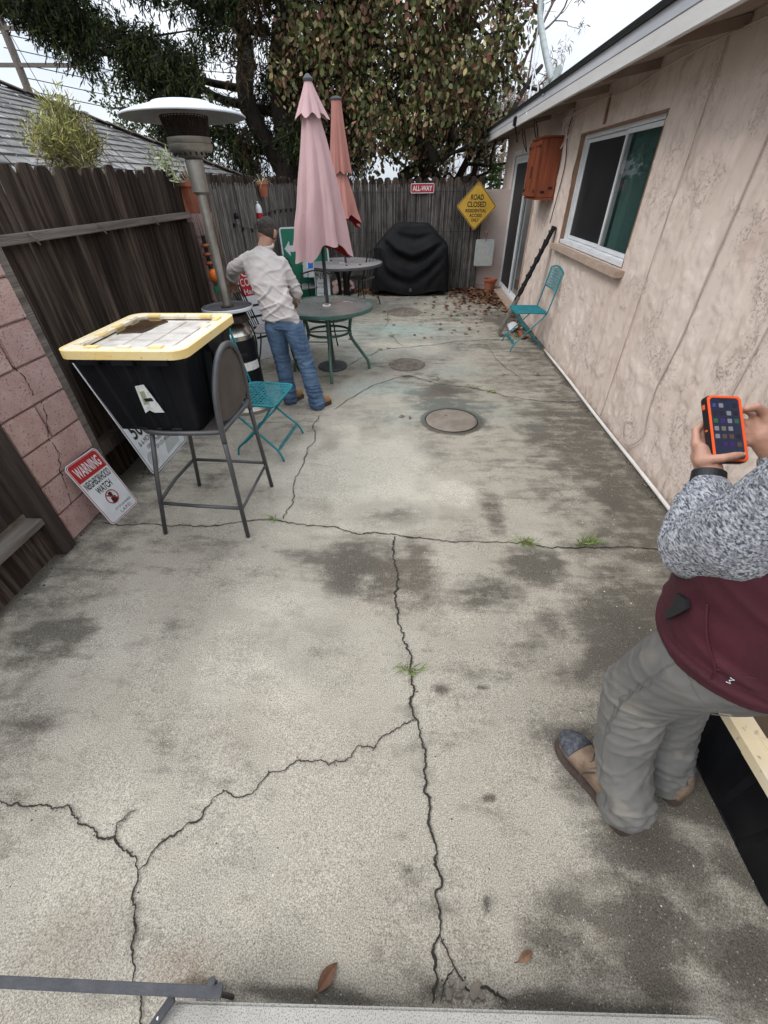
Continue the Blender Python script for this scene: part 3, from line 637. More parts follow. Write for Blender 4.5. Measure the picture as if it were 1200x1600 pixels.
cable([(x-.01, 3.0, 2.40), (x-.02, 4.2, 2.39), (x-.012, 5.0, 2.345), (x-.02, 5.7, 2.36), (x-.03, 6.4, 2.33), (x-.1, 6.6, 2.30), (x-.05, 6.75, 2.22)], .005, m_cable, 'pale cable sagging under the eave above the window')
cable([(x-.02, 6.5, 2.36), (x-.1, 6.6, 2.25), (x-.03, 6.7, 2.15), (x-.08, 6.62, 2.05), (x-.02, 6.6, 2.2), (x-.1, 6.7, 2.30)], .006, m_cable, 'tangle of looped cable under the eave by the orange cabinet')
MB().box((-.016, 5.52-4, 2.27), (.012, .035, .20)).build('wall_batten', m_brown, house)
# flood light and bracket near eave end
fl = thing('flood_light', 'small black flood light fixed to the eave near the door', 'light', (1.36, 7.9, 2.40))
MB().box((0, 0, .0), (.05, .12, .10)).build('housing', m_black, fl, bevel=.01); MB().tube([(0, 0, -.04), (.03, .02, -.12), (.06, .0, -.22)], .012, 8).build('bracket', m_black, fl)
for k, (yy, zz) in enumerate([(8.35, 2.30), (7.6, 2.33)]):
    cable([(1.55, yy, zz+.05), (1.6, yy+.05, zz-.08), (1.66, yy, zz-.2), (1.62, yy-.04, zz-.1), (1.58, yy, zz+.04)], .008, m_cabled, ['short dark wire loop under the eave above the sliding door', 'short dark wire loop under the eave above the orange cabinet'][k])
# orange cabinet on the wall
cb = thing('wall_cabinet', 'orange stained wooden cabinet hung on the wall by the glass door', 'cabinet', (HX-.013, 6.85, 1.58))
cl, ch_, cdp = .66, .58, .225
MB().box((-cdp/2, cl/2, ch_/2), (cdp, cl, ch_)).build('cabinet_box', m_orange_w, cb, bevel=.004)
MB().box((-cdp/2, cl/2, ch_+.012), (cdp+.03, cl+.03, .02)).build('cabinet_top', m_orange_w, cb)
MB().box((-cdp/2, cl/2, -.012), (cdp+.02, cl+.02, .02)).build('cabinet_bottom', m_orange_w, cb)
for k in range(2):
    y0 = .008+k*(cl/2)
    d = MB().box((-cdp-.010, y0+cl/4-.004, ch_/2), (.018, cl/2-.012, ch_-.02)).build('cabinet_door', m_orange_w, cb)
    yz_ring(y0+.0, .012, y0+cl/2-.012, ch_-.012, .05, -cdp-.031, -cdp-.019).build('door_rail', m_orange_w, d)
    for zz in (.07, ch_-.07): MB().box((-cdp-.035, y0+(.03 if k == 0 else cl/2-.04), zz), (.006, .05, .03)).build('hinge', m_blackm, d)
    MB().tube([(-cdp-.033, y0+(cl/2-.04 if k == 0 else .02), z_) for z_ in (.2, .22, .30, .32)], .006, 6).build('handle', m_blackm, d)
for p in ((-.06, .10, .03), (-.15, .06, .0)): MB().box((p[0], -.003, p[1]), (.05, .004, .025)).build('stain_bracket', m_blackm, cb)
# leaning wrapped plank
A, B = Vector((1.27, 6.38, .03)), Vector((1.765, 6.44, 1.30))
pk = thing('leaning_plank', 'weathered wooden plank leaning on the wall, wrapped in black plastic', 'plank', A)
MB().beam((0, 0, 0), (B-A)*.38, .13, .035, up=(1, 0, .2)).build('plank_wood', m_rail, pk)
mbp = MB(); pts = [(B-A)*t for t in np.linspace(.34, 1.0, 26)]
mbp.tube(pts, [.058+.008*math.sin(i*2.3)+.006*math.sin(i*5.1) for i in range(26)], 10, flat=.45)
mbp.build('black_wrap', m_cover, pk, smooth=True)
for t in np.linspace(.45, .92, 7):
    MB().tube([(B-A)*t+Vector((.0, .066*math.cos(a), .03*math.sin(a)+.01*a)) for a in np.linspace(0, 2*PI, 12)], .006, 6).build('wrap_fold', m_blackm, pk)

# antenna mast on roof edge
an = thing('antenna_mast', 'grey galvanised dish mast bolted to the roof edge with cables', 'mast', (1.42, 6.36, 2.58))
MB().prism(circ(0, 0, .13, 20), -.012, .012).build('mount_plate', m_pipe, an)
for o in an.children: o.rotation_euler = (0, R_(-62), R_(12))
MB().tube(bez([(0, 0, 0), (.0, .62, .33), (.02, 1.22, .66), (.02, 1.36, .80), (.02, 1.40, 1.0), (.02, 1.41, 1.7)], 6), .034, 12).build('bent_tube', m_pipe, an, smooth=True)
MB().tube([(.02, 1.41, 1.12), (.02, 1.41, 1.2)], .043, 12).build('clamp', m_blackm, an)
MB().box((.02, 1.40, 1.62), (.22, .10, .10)).build('head_bracket', m_pipe, an)
MB().tube([(.12, 1.4, 1.45), (.34, 1.3, 1.52)], .016, 8).build('feed_arm', m_pipe, an)
MB().tube([(.34, 1.3, 1.52), (.44, 1.25, 1.50)], [.045, .05], 12).build('feed_horn', m_whitep, an, smooth=True)
MB().tube(bez([(.04, 1.37, 1.5), (.06, 1.33, .9), (.03, 1.1, .5), (-.03, .95, .1), (-.05, .85, -.18), (0, .80, -.12)], 8), .009, 6).build('mast_cable', m_alu, an)
MB().tube(bez([(.045, 1.37, 1.2), (.13, 1.3, 1.1), (.17, 1.3, .95), (.10, 1.32, .86), (.05, 1.35, 1.0)], 8), .006, 6).build('mast_cable', m_alu, an)
MB().tube(bez([(.03, 1.35, .8), (-.03, 1.0, .3), (.02, .75, .02), (-.04, .7, -.16)], 8), .007, 6).build('mast_cable', m_alu, an)

# ================================================================== LEFT FENCES AND BLOCK WALL
def dogear(w_, h_, t, ear=.035):
    p = [(-w_/2, 0), (w_/2, 0), (w_/2, h_-ear*1.3), (w_/2-ear*.55, h_-ear*.25), (w_/2-ear, h_), (-w_/2+ear, h_), (-w_/2+ear*.55, h_-ear*.25), (-w_/2, h_-ear*1.3)]
    return MB().prism(p, -t/2, t/2)
# tall board fence, pieces along Y in the plane x = -2.22
fn = thing('board_fence', 'tall dark weathered board fence with pointed tops beside the pink blocks', 'fence', (-2.22, 2.30, 0))
y = .0; k = 0
while y < 2.50:
    wv = random.uniform(.128, .148); hh = 1.865+random.uniform(-.02, .018)
    mb = dogear(wv-.007, hh, .017); mb.v = [(v[2], v[0], v[1]) for v in mb.v]
    o = mb.build('board', m_wood, fn); o.location = (random.uniform(-.004, .004), y+wv/2, 0); o.rotation_euler = (random.uniform(-.008, .008), 0, random.uniform(-.03, .03))
    y += wv+random.uniform(.000, .005); k += 1
MB().box((.045, 1.22, 1.535), (.075, 2.56, .045)).build('rail', m_rail, fn, bevel=.004)
MB().box((.045, 1.22, .30), (.075, 2.56, .09)).build('rail', m_wood_dark, fn, bevel=.004)
MB().box((.07, .055, .86), (.09, .09, 1.72)).build('fence_post', m_rail, fn, bevel=.006)
MB().box((.05, 2.43, .74), (.09, .09, 1.48)).build('fence_post', m_wood_dark, fn, bevel=.006)
for t in (.35, 1.0, 1.75): MB().tube([(.085, t, 1.56), (.11, t+.01, 1.53), (.105, t+.03, 1.5), (.09, t+.03, 1.52)], .004, 6).build('wire_hook', m_rail, fn)
# pink block wall piece: y 1.80..2.34
bw = thing('block_wall', 'short pink concrete block wall between the gate and the board fence', 'wall', (-2.09, 1.83, 0))
zc = 0
MB().box((-.075, .25, .88), (.12, .486, 1.76)).build('mortar', m_mortar, bw)
for r in range(9):
    if r % 2 == 0: segs = [(.003, .497)]
    else: segs = [(.003, .247), (.255, .497)]
    for a, b in segs:
        mb = MB().box((0, 0, 0), (.15, b-a-.004, .189)); me = mb
        o = me.build('block', m_block, bw, bevel=.006); o.location = (-.073+random.uniform(-.001, .001), (a+b)/2, .1+r*.199)
pl = [Vector((.0045, .5-t[0], t[1])) for t in [(.38, .98), (.33, .90), (.36, .80), (.30, .70), (.32, .60), (.25, .50)]]
for line in ([(.0, .30, .80), (0, .27, .70), (0, .22, .62), (0, .23, .52), (0, .17, .42), (0, .15, .30), (0, .12, .2)], [(0, .2, 1.35), (0, .24, 1.2), (0, .22, 1.1), (0, .28, .95), (0, .27, .85)]):
    pts = jag([Vector(p) for p in line], .01, 3); mb = MB()
    mb.tube([p+Vector((.0035, 0, 0)) for p in pts], [.0012+.0022*random.random() for _ in pts], 4); mb.build('wall_crack', m_crack, bw)
# near wooden gate: y .4 .. 1.78
gt = thing('wooden_gate', 'dark wooden gate with a grey lower ledge at the left edge', 'gate', (-2.12, .35, 0))
MB().box((.02, 1.405, .95), (.10, .10, 1.9)).build('gate_post', m_wood_dark, gt, bevel=.006)
y = -.2
while y < 1.34:
    mb = MB().box((0, 0, 0), (.018, .140, 1.4)); o = mb.build('gate_board', m_wood_dark, gt); o.location = (-.03+random.uniform(-.003, .003), y+.07, 1.02); y += .145
y = -.2
while y < 1.34:
    mb = MB().box((0, 0, 0), (.02, .20, .235)); o = mb.build('kick_board', m_wood, gt); o.location = (.005+random.uniform(-.004, .004), y+.1, .135); y += .204
MB().box((.03, .56, .275), (.10, 1.58, .040)).build('ledge', m_rail, gt, bevel=.004)
# masonry stub with dry reed bundles y 4.80..5.1
pt = thing('pillar_stub', 'low block pillar wrapped in dry stalks at the end of the board fence', 'pillar', (-2.18, 4.98, 0))
for r in range(8):
    o = MB().box((0, 0, 0), (.24, .30, .188)).build('block', m_block, pt, bevel=.005); o.location = (0, 0, .095+r*.193)
V, Fl, C_ = [], [], []
def blade(V, Fl, C_, p, d, L_, w_, col, droop=0.):
    p = Vector(p); d = Vector(d).normalized(); s = d.cross(Vector((random.gauss(0, 1), random.gauss(0, 1), random.gauss(0, 1)))).normalized()*w_/2
    q1 = p+d*L_*.5; q2 = p+d*L_+Vector((0, 0, -droop*L_)); k = len(V)
    V += [p-s*.6, p+s*.6, q1+s, q2, q1-s]; Fl += [(k, k+1, k+2, k+4), (k+4, k+2, k+3, k+3)]; C_ += [col]*5
def tri_mesh(name, V, Fl, C_, m_, parent=None, kind=None):
    T = []
    for f in Fl:
        if len(f) == 4 and f[2] != f[3]: T += [(f[0], f[1], f[2]), (f[0], f[2], f[3])]
        else: T.append(f[:3])
    return np_mesh(name, [tuple(v) for v in V], T, m_, parent, cols=np.array(C_), kind=kind)
for k in range(420):
    y_ = random.uniform(-.22, .17); xx = random.uniform(.10, .17); z0 = random.uniform(0, 1.2)
    c = random.uniform(.6, 1.3); blade(V, Fl, C_, (xx, y_, z0), (random.gauss(0, .04), random.gauss(0, .05), 1), random.uniform(.4, .75), .008, (.24*c, .20*c, .165*c))
tri_mesh('dry_stalks', V, Fl, C_, m_grass, pt, kind='stuff')

# reed screens and dog-ear fence behind
def reed_screen(parent, P0, P1, ztop, out, n, base=(1, 1, 1)):
    P0, P1 = Vector(P0), Vector(P1); d = (P1-P0); L_ = d.length; d = d.normalized(); o = Vector(out)
    V, Fq, C_ = [], [], []
    for i in range(n):
        t = (i+random.random()*.6)/n*L_; r = random.uniform(.0035, .0075); zt = ztop+random.uniform(-.07, .012); zb = random.uniform(0, .03)
        lean = random.gauss(0, .012); off = random.uniform(-.006, .008); c = random.choice([.55, .8, .9, 1, 1.1, 1.3, 1.55, .7]); cc = [c*random.uniform(.95, 1.05), c, c*random.uniform(.93, 1.02)]
        b = P0+d*t+o*off; b.z = zb; tp = b+d*lean; tp.z = zt; k = len(V)
        for q, rr in ((b, r), (tp, r*.8)):
            V += [q+d*rr, q+o*rr*1.2, q-d*rr]
        Fq += [(k, k+1, k+4, k+3), (k+1, k+2, k+5, k+4)]; C_ += [cc]*6
    return np_mesh('reeds', [tuple(v) for v in V], Fq, m_reed, parent, cols=np.array(C_), kind='stuff')
lf = thing('reed_fence', 'grey reed screen tied to dog-ear boards along the left side', 'fence', (-2.30, 5.1, 0))
reed_screen(lf, (.035, 0, 0), (.035, 4.62, 0), 1.77, (1, 0, 0), 560)
for k in range(32):
    mb = dogear(.138, 1.86+random.uniform(-.012, .012), .016); mb.v = [(v[2], v[0], v[1]) for v in mb.v]
    o = mb.build('board', m_wood, lf); o.location = (0, .08+k*.145, 0)
bf = thing('back_reed_fence', 'dark reed screen and round topped boards across the far end', 'fence', (-2.3, 9.82, 0))
reed_screen(bf, (0, -.035, 0), (3.58, -.035, 0), 1.74, (0, -1, 0), 430)
for zz in (.35, 1.0, 1.62): MB().tube([(0.02+i*.12, -.05, zz+random.uniform(-.004, .004)) for i in range(30)], .002, 4).build('tie_wire', m_blackm, bf)
base_me = None
for k in range(25):
    mb = dogear(.138, 1.83+random.uniform(-.01, .01), .018, ear=.05); mb.v = [(v[0], v[2], v[1]) for v in mb.v]
    o = mb.build('board', m_wood, bf); o.location = (.08+k*.1435, 0, 0)
ew = thing('end_wall', 'low pink rendered wall closing the gap beside the house', 'wall', (1.30, 9.95, 0))
MB().box((.29, .08, .82), (.56, .15, 1.64)).build('wall_panel', m_stucco2, ew, bevel=.01)
MB().box((.29, -.015, .03), (.5, .06, .06)).build('wall_foot', m_mortar, ew)

# ================================================================== FURNITURE
# bar stool, back towards +X
bs = thing('bar_stool', 'tall bronze grey folding bar stool with arched brown mesh back', 'bar stool', (-1.27, 2.20, 0))
RT = .0135
def leg(pts, name='leg', r=RT, m_=m_stool, parent=bs, seg=10): return MB().tube(pts, r, seg).build(name, m_, parent, smooth=True)
arch = bez([(.265, -.225, .64), (.272, -.225, .80), (.282, -.20, .94), (.292, -.12, 1.055), (.295, 0, 1.095), (.292, .12, 1.055), (.282, .20, .94), (.272, .225, .80), (.265, .225, .64)], 6)
MB().tube(arch, .0155, 10).build('back_frame', m_stool, bs, smooth=True)
pb = MB(); arch2 = bez([(.272, -.208, .76), (.276, -.205, .82), (.284, -.18, .93), (.292, -.105, 1.035), (.295, 0, 1.07), (.292, .105, 1.035), (.284, .18, .93), (.276, .205, .82), (.272, .208, .76), (.270, .11, .725), (.270, 0, .715), (.270, -.11, .725)], 4)
vs = [tuple(p) for p in arch2]+[(p.x-.008, p.y, p.z) for p in arch2]; n = len(arch2)
pb.add(vs, [tuple(range(n)), tuple(range(2*n-1, n-1, -1))]+[(i, (i+1) % n, n+(i+1) % n, n+i) for i in range(n)])
pb.build('back_panel', m_stoolp, bs)
for s in (-1, 1):
    leg([(.265, s*.225, .66), (.268, s*.235, .50), (.275, s*.28, .0)])
    leg([(-.14, s*.20, .70), (-.20, s*.235, .40), (-.27, s*.27, .0)])
    MB().tube([(.27, s*.262, .215), (.0, s*.262, .225), (-.235, s*.255, .235)], .011, 8).build('foot_rail', m_stool, bs, smooth=True)
MB().tube([(-.232, -.25, .24), (-.25, 0, .24), (-.232, .25, .24)], .011, 8).build('foot_rail', m_stool, bs, smooth=True)
MB().tube([(.272, -.264, .20), (.272, .264, .20)], .009, 8).build('foot_rail', m_stool, bs, smooth=True)
MB().tube(bez([(.262, -.21, .70), (.12, -.23, .70), (-.1, -.23, .70), (-.2, -.17, .70), (-.22, 0, .70), (-.2, .17, .70), (-.1, .23, .70), (.12, .23, .70), (.262, .21, .70), (.272, 0, .70)], 5), .014, 8, closed=True).build('seat_frame', m_stool, bs, smooth=True)
MB().prism(rrect(-.205, -.215, .25, .215, .06), .690, .702).build('seat', m_stoolp, bs)

def make_tote(name, label, loc, rz, w_, l_, h_, taper=.09, wet=False, lid_m=None):
    t = thing(name, label, 'storage tote', loc, rz)
    hw, hl = w_/2, l_/2; tp = taper
    # body: tapered shell with vertical ribs
    mb = MB(); levels = [0, .02, .5, .88, .881, .935]; grow = [0, .06, .5, .9, 1.15, 1.2]
    rings = []
    base = []
    for (x0, y0) in rrect(-1, -1, 1, 1, .13, 5): base.append((x0, y0))
    # densify sides for ribs
    dense = []
    for i in range(len(base)):
        a, b = base[i], base[(i+1) % len(base)]; L_ = math.hypot(b[0]-a[0], b[1]-a[1]); nn = max(1, int(L_/.045))
        for k in range(nn): dense.append((a[0]+(b[0]-a[0])*k/nn, a[1]+(b[1]-a[1])*k/nn))
    vs = []; n = len(dense); seg = []
    for lv, g_ in zip(levels, grow):
        for (x0, y0) in dense:
            sx_, sy_ = hw-tp*(1-lv)*.8, hl-tp*(1-lv)
            ribp = 0
            if 0 < lv < .9:
                q = y0 if abs(x0) > abs(y0) else x0
                ribp = -.007 if (abs(q) < .09 or .32 < abs(q) < .56) else 0
            ex = .012 if lv > .88 else 0
            vs.append((x0*(sx_+ex+ribp), y0*(sy_+ex+ribp), lv*h_))
    fs = [(i*n+j, i*n+(j+1) % n, (i+1)*n+(j+1) % n, (i+1)*n+j) for i in range(len(levels)-1) for j in range(n)]+[tuple(range(n-1, -1, -1)), tuple((len(levels)-1)*n+j for j in range(n))]
    mb.add(vs, fs); mb.build('tub', m_black, t)
    for s in (-1, 1):
        for q in (-.45, .0, .45):
            MB().box((q*hw*1.3, s*(hl+.005), h_*.90), (.11, .03, .035)).build('rim_lug', m_black, t, bevel=.004)
        MB().prism([(-.09, 0), (.09, 0), (.07, -.05), (-.07, -.05)], 0, .025, fn=lambda a, b, c: (s*(hw-.002+c), a, h_*.93+b)).build('grip', m_black, t)
    lid_r = m_yellow if wet else m_cream
    # lid
    z = h_-.006
    lw, ll = hw+.022, hl+.022
    MB().ring(rrect(-lw, -ll, lw, ll, .07), rrect(-lw+.012, -ll+.012, lw-.012, ll-.012, .06), z-.024, z+.014).build('lid_rim', lid_r, t)
    MB().ring(rrect(-lw+.0125, -ll+.0125, lw-.0125, ll-.0125, .06), rrect(-lw+.075, -ll+.075, lw-.075, ll-.075, .05), z-.002, z+.013).build('lid_ledge', m_cream, t)
    MB().prism(rrect(-lw+.0755, -ll+.0755, lw-.0755, ll-.0755, .05), z-.02, z-.008).build('lid_well', m_wet, t)
    # raised knobs round the rim
    for i, (px_, py_, sx_, sy_) in enumerate([(s*(lw-.045), q*ll*.62, .05, .10) for s in (-1, 1) for q in (-1, -.33, .33, 1)]+[(q*lw*.5, s*(ll-.045), .10, .05) for s in (-1, 1) for q in (-1, 0, 1)]):
        
        if wet and (px_ > 0 and abs(px_) > abs(py_)*.8 and i != 7) and i in (4, 5): continue
        MB().box((px_-math.copysign(.018, px_)*(sx_ < .06), py_-math.copysign(.018, py_)*(sy_ < .06), z+.012), (sx_*.72, sy_*.8, .016)).build('lid_knob', lid_r if i % 3 else m_cream, t, bevel=.005)
    # grid of raised pads
    nxp, nyp = 3, 4; ax, ay = (lw-.115)*2/nxp, (ll-.115)*2/nyp
    for i in range(nxp):
        for j in range(nyp):
            if wet and i == 0 and j > 1: continue
            MB().box((-lw+.115+ax*(i+.5), -ll+.115+ay*(j+.5), z-.0055), (ax-.007, ay-.007, .006)).build('lid_pad', m_wet, t, bevel=.002)
    if wet:
        MB().prism([(-lw+.085, ll*.02), (-lw+.11, ll*.02-.03), (-lw+.22, -.0), (-lw+.27, ll-.14), (-lw+.2, ll-.09), (-lw+.09, ll-.09)], z-.0078, z+.0045).build('rain_puddle', m_puddle, t)
    else:
        MB().prism(rrect(-lw+.078, -ll+.078, lw-.078, ll-.078, .05), z-.0078, z+.001).build('rain_puddle', m_puddle, t)
    return t
t1 = make_tote('storage_tote', 'black storage tote with yellowed lid standing on the bar stool', (-1.345, 2.24, .716), 0, .575, .68, .435, taper=.075, wet=True)
lb = MB().prism([(-.045, -.065), (-.02, -.05), (.0, -.062), (.045, -.06), (.03, .0), (.012, .068), (-.03, .06), (-.038, .0)], 0, .0015, fn=lambda a, b, c: (a*1.15, -c, b*1.25)).build('torn_sticker', m_label, t1)
lb.location = (.03, -.309, .19); lb.rotation_euler = (R_(9.5), 0, 0)
MB().prism([(-.02, -.012), (.026, -.006), (.02, .012), (-.022, .006)], 0, .0008, fn=lambda a, b, c: (a, -.002-c, b)).build('sticker_print', m_sblack, lb)
t2 = make_tote('storage_tote', 'black storage tote with dirty water on its lid behind the man with the phone', (1.315, .70, 0), R_(1), .50, .96, .40, taper=.075)

# turquoise lattice chairs
def make_chair(label, loc, rz):
    t = thing('lattice_chair', label, 'chair', loc, rz, group='turquoise lattice folding chairs')
    r = .0085
    sw = .205
    def curls(c, ux, uy, nu, nv, du, dv, rad, name, th=.0028):
        mb = MB(); c, ux, uy = Vector(c), Vector(ux), Vector(uy)
        for i in range(nu):
            for j in range(nv):
                o = c+ux*((i-(nu-1)/2)*du+random.uniform(-.004, .004))+uy*((j-(nv-1)/2)*dv+random.uniform(-.004, .004)); q = rad*random.uniform(.8, 1.15); a0 = random.uniform(0, 6)
                pts = [o+ux*math.cos(a0+2*PI*k/8)*q+uy*math.sin(a0+2*PI*k/8)*q*.85 for k in range(8)]
                mb.tube(pts, th, 4, closed=True)
        return mb.build(name, m_teal, t)
    # seat frame
    MB().tube(bez([(-.18, -sw, .45), (.0, -sw, .455), (.15, -sw, .455), (.185, -sw+.03, .45), (.19, 0, .45), (.185, sw-.03, .45), (.15, sw, .455), (0, sw, .455), (-.18, sw, .45), (-.185, 0, .45)], 4), r, 8, closed=True).build('seat_frame', m_teal, t, smooth=True)
    curls((.0, 0, .455), (1, 0, 0), (0, 1, 0), 13, 14, .0285, .0295, .0165, 'seat_lattice')
    fb = lambda y: [(-.27, y, .90), (-.235, y, .70), (-.195, y, .50), (-.17, y, .43), (-.05, y*1.0, .30), (.08, y, .17), (.17, y*1.05, .085), (.205, y*1.08, .0)]
    rb = lambda y: [(.16, y, .44), (.08, y, .33), (.0, y, .235), (-.10, y, .14), (-.185, y, .07), (-.205, y, .0)]
    for s in (-1, 1):
        MB().tube(bez(fb(s*(sw+.004)), 5), r, 8).build('leg', m_teal, t, smooth=True)
        MB().tube(bez(rb(s*(sw-.022)), 5), r, 8).build('leg', m_teal, t, smooth=True)
    MB().tube([(.165, -sw, .09), (.165, sw, .09)], .006, 6).build('stretcher', m_teal, t)
    curls((.165, 0, .09), (0, 1, 0), (.2, 0, 1), 15, 2, .026, .03, .015, 'stretcher_lattice', .0022)
    MB().tube([(-.18, -sw+.022, .075), (-.18, sw-.022, .075)], .006, 6).build('stretcher', m_teal, t)
    MB().tube(bez([(-.27, -sw, .90), (-.275, -.1, .925), (-.277, 0, .935), (-.275, .1, .925), (-.27, sw, .90)], 4), r, 8).build('back_rail', m_teal, t, smooth=True)
    MB().tube([(-.235, -sw, .70), (-.235, sw, .70)], .007, 6).build('back_rail', m_teal, t, smooth=True)
    curls((-.253, 0, .805), (0, 1, 0), (-.17, 0, 1), 13, 7, .0305, .0305, .017, 'back_lattice')
    MB().tube([(0, -sw, .238), (0, sw, .238)], .006, 6).build('pivot_rod', m_teal, t)
    return t
ch = make_chair('turquoise lattice folding chair beside the bar stool', (-1.17, 3.10, 0), R_(-6))
ch2 = dup(ch, (1.50, 5.93, 0), R_(184), 'turquoise lattice folding chair standing against the stucco wall')
ch.scale = (1, 1.08, 1)

# patio heater
ph = thing('patio_heater', 'tall stained patio heater with wide pale metal hood and small round table', 'patio heater', (-1.60, 3.88, 0))
MB().lathe([(0, 0), (.235, 0), (.235, .03), (.20, .06), (0, .06)], 28).build('base', m_steel, ph, auto=True)
MB().lathe([(.175, .062), (.185, .08), (.178, .60), (.172, .66), (.0, .66)], 32).build('tank_housing', m_black, ph, auto=True)
MB().lathe([(.165, .662), (.168, .70), (.12, .76), (.06, .79), (.055, .80), (0, .80)], 28).build('housing_collar', m_chrome, ph, auto=True)
MB().lathe([(.16, .802), (.165, .81), (.15, .86), (.03, .875), (0, .875)], 28).build('valve_cover', m_mesh, ph, auto=True)
lbp = [(a, z) for a in np.linspace(-1.45, -.25, 8) for z in (0, 1)]
mb = MB(); V = []
for a in np.linspace(-1.25, -.1, 9): V += [(.1835*math.cos(a), .1835*math.sin(a), .40), (.181*math.cos(a), .181*math.sin(a), .475)]
mb.add(V, [(2*i, 2*i+2, 2*i+3, 2*i+1) for i in range(8)]); mb.build('paper_label', m_label, ph)
MB().box((.10, -.155, .55), (.09, .012, .03), rot=(0, 0, .55)).build('hand_slot', m_dark, ph)
MB().lathe([(0, .895), (.205, .895), (.212, .90), (.212, .925), (.204, .925), (.198, .918), (0, .918)], 40).build('table_disc', m_stool, ph, auto=True)
MB().lathe([(.213, .899), (.2165, .903), (.2165, .922), (.213, .926)], 40, caps=False).build('disc_edge', m_alu, ph)
MB().lathe([(.034, .875), (.034, 1.72), (0, 1.72)], 18).build('pole', m_steel, ph, auto=True)
MB().lathe([(.055, .919), (.055, .928), (.035, .932)], 18, caps=False).build('pole_flange', m_mesh, ph, auto=True)
MB().lathe([(.040, 1.70), (.060, 1.715), (.064, 1.90), (.055, 1.905), (0, 1.905)], 24).build('burner_neck', m_steel, ph, auto=True)
MB().lathe([(.058, 1.906), (.10, 1.925), (.142, 1.945), (.150, 1.955), (.152, 1.985), (.143, 1.99), (.147, 2.0), (.147, 2.022), (0, 2.022)], 32).build('burner_bowl', m_steel, ph, auto=True)
for k in range(20):
    a = 2*PI*k/20; MB().box((.124*math.cos(a), .124*math.sin(a), 1.934), (.012, .010, .022), rot=(0, R_(-25), a)).build('vent_slot', m_dark, ph)
scr = MB()
for k in range(44):
    a = 2*PI*k/44; scr.tube([(.137*math.cos(a), .137*math.sin(a), 2.022), (.158*math.cos(a), .158*math.sin(a), 2.135)], .0045, 4)
for z in np.linspace(2.03, 2.13, 9): scr.lathe([(.138+.021*(z-2.02)/.11, z), (.142+.021*(z-2.02)/.11, z+.002), (.138+.021*(z-2.02)/.11, z+.004)], 32, caps=False)
scr.build('burner_screen', m_mesh, ph)
MB().lathe([(.11, 2.022), (.125, 2.13), (0, 2.13)], 20).build('emitter', m_mesh, ph)
MB().lathe([(.415, 2.125), (.42, 2.13), (.405, 2.142), (.34, 2.163), (.28, 2.176), (.20, 2.197), (.19, 2.205), (.10, 2.215), (0, 2.218)], 48, caps=False).build('hood', m_alu, ph, smooth=True)
MB().lathe([(0, 2.19), (.2, 2.180), (.33, 2.152), (.405, 2.128), (.415, 2.124)], 48, caps=False).build('hood_underside', m_pipe, ph, smooth=True)
ph.rotation_euler = (R_(-.6), R_(-.6), 0)

# tables
def round_table(name, label, loc, r, h, top_m, edge_m, leg_m, legs=True):
    t = thing(name, label, 'table', loc)
    MB().lathe([(.03, h-.016), (r-.02, h-.016), (r-.02, h-.006), (.03, h-.006)], 64).build('table_top', top_m, t, auto=True)
    MB().lathe([(r-.022, h-.036), (r, h-.036), (r+.003, h-.018), (r, h-.001), (r-.022, h-.001), (r-.022, h-.036)], 64, caps=False).build('rim', edge_m, t, auto=True)
    MB().lathe([(.028, h-.02), (.045, h-.02), (.045, h+.002), (.028, h+.002)], 20, caps=False).build('umbrella_ring', m_whitep, t, auto=True)
    return t
tb1 = round_table('patio_table', 'round glass topped table with green legs in front, pink parasol through it', (-.925, 4.93, 0), .51, .715, m_gtop, m_green, m_green)
for k in range(4):
    a = PI/4*2*k+R_(8); ca, sa = math.cos(a), math.sin(a)
    MB().tube(bez([(ca*.30, sa*.30, .695), (ca*.25, sa*.25, .56), (ca*.235, sa*.235, .42), (ca*.27, sa*.27, .33), (ca*.38, sa*.38, .17), (ca*.43, sa*.43, .09), (ca*.445, sa*.445, 0)], 5), .0185, 8).build('leg', m_green, tb1, smooth=True)
for z, rr in ((.60, .255), (.44, .235)):
    MB().tube([(rr*math.cos(a), rr*math.sin(a), z) for a in np.linspace(0, 2*PI, 33)[:-1]], .0135, 8, closed=True).build('leg_ring', m_green, tb1, smooth=True)
for z in (.60, .44):
    for a in (R_(8), R_(98)): MB().tube([(-.25*math.cos(a), -.25*math.sin(a), z), (.25*math.cos(a), .25*math.sin(a), z)], .008, 6).build('cross_bar', m_green, tb1)
stn = MB()
for (cx_, cy_, r0) in ((.06, -.10, .09), (.10, .06, .06)):
    stn.ring([(cx_+(r0+.012*math.sin(3*a))*math.cos(a), cy_+(r0*.9)*math.sin(a)) for a in np.linspace(0, 2*PI, 25)[:-1]], [(cx_+(r0*.8+.01*math.sin(3*a))*math.cos(a), cy_+(r0*.72)*math.sin(a)) for a in np.linspace(0, 2*PI, 25)[:-1]], .7105, .7108)
tb2 = round_table('patio_table', 'larger grey dusty round table at the back, coral parasol through it', (-1.18, 8.02, 0), .68, .72, m_gtop2, m_stool, m_blackm)
for k in range(5):
    a = 2*PI*k/5; MB().tube(bez([(.20*math.cos(a), .20*math.sin(a), .70), (.10*math.cos(a), .10*math.sin(a), .5), (.10*math.cos(a), .10*math.sin(a), .2), (.30*math.cos(a), .30*math.sin(a), .04), (.33*math.cos(a), .33*math.sin(a), 0)], 5), .022, 8).build('leg', m_blackm, tb2, smooth=True)
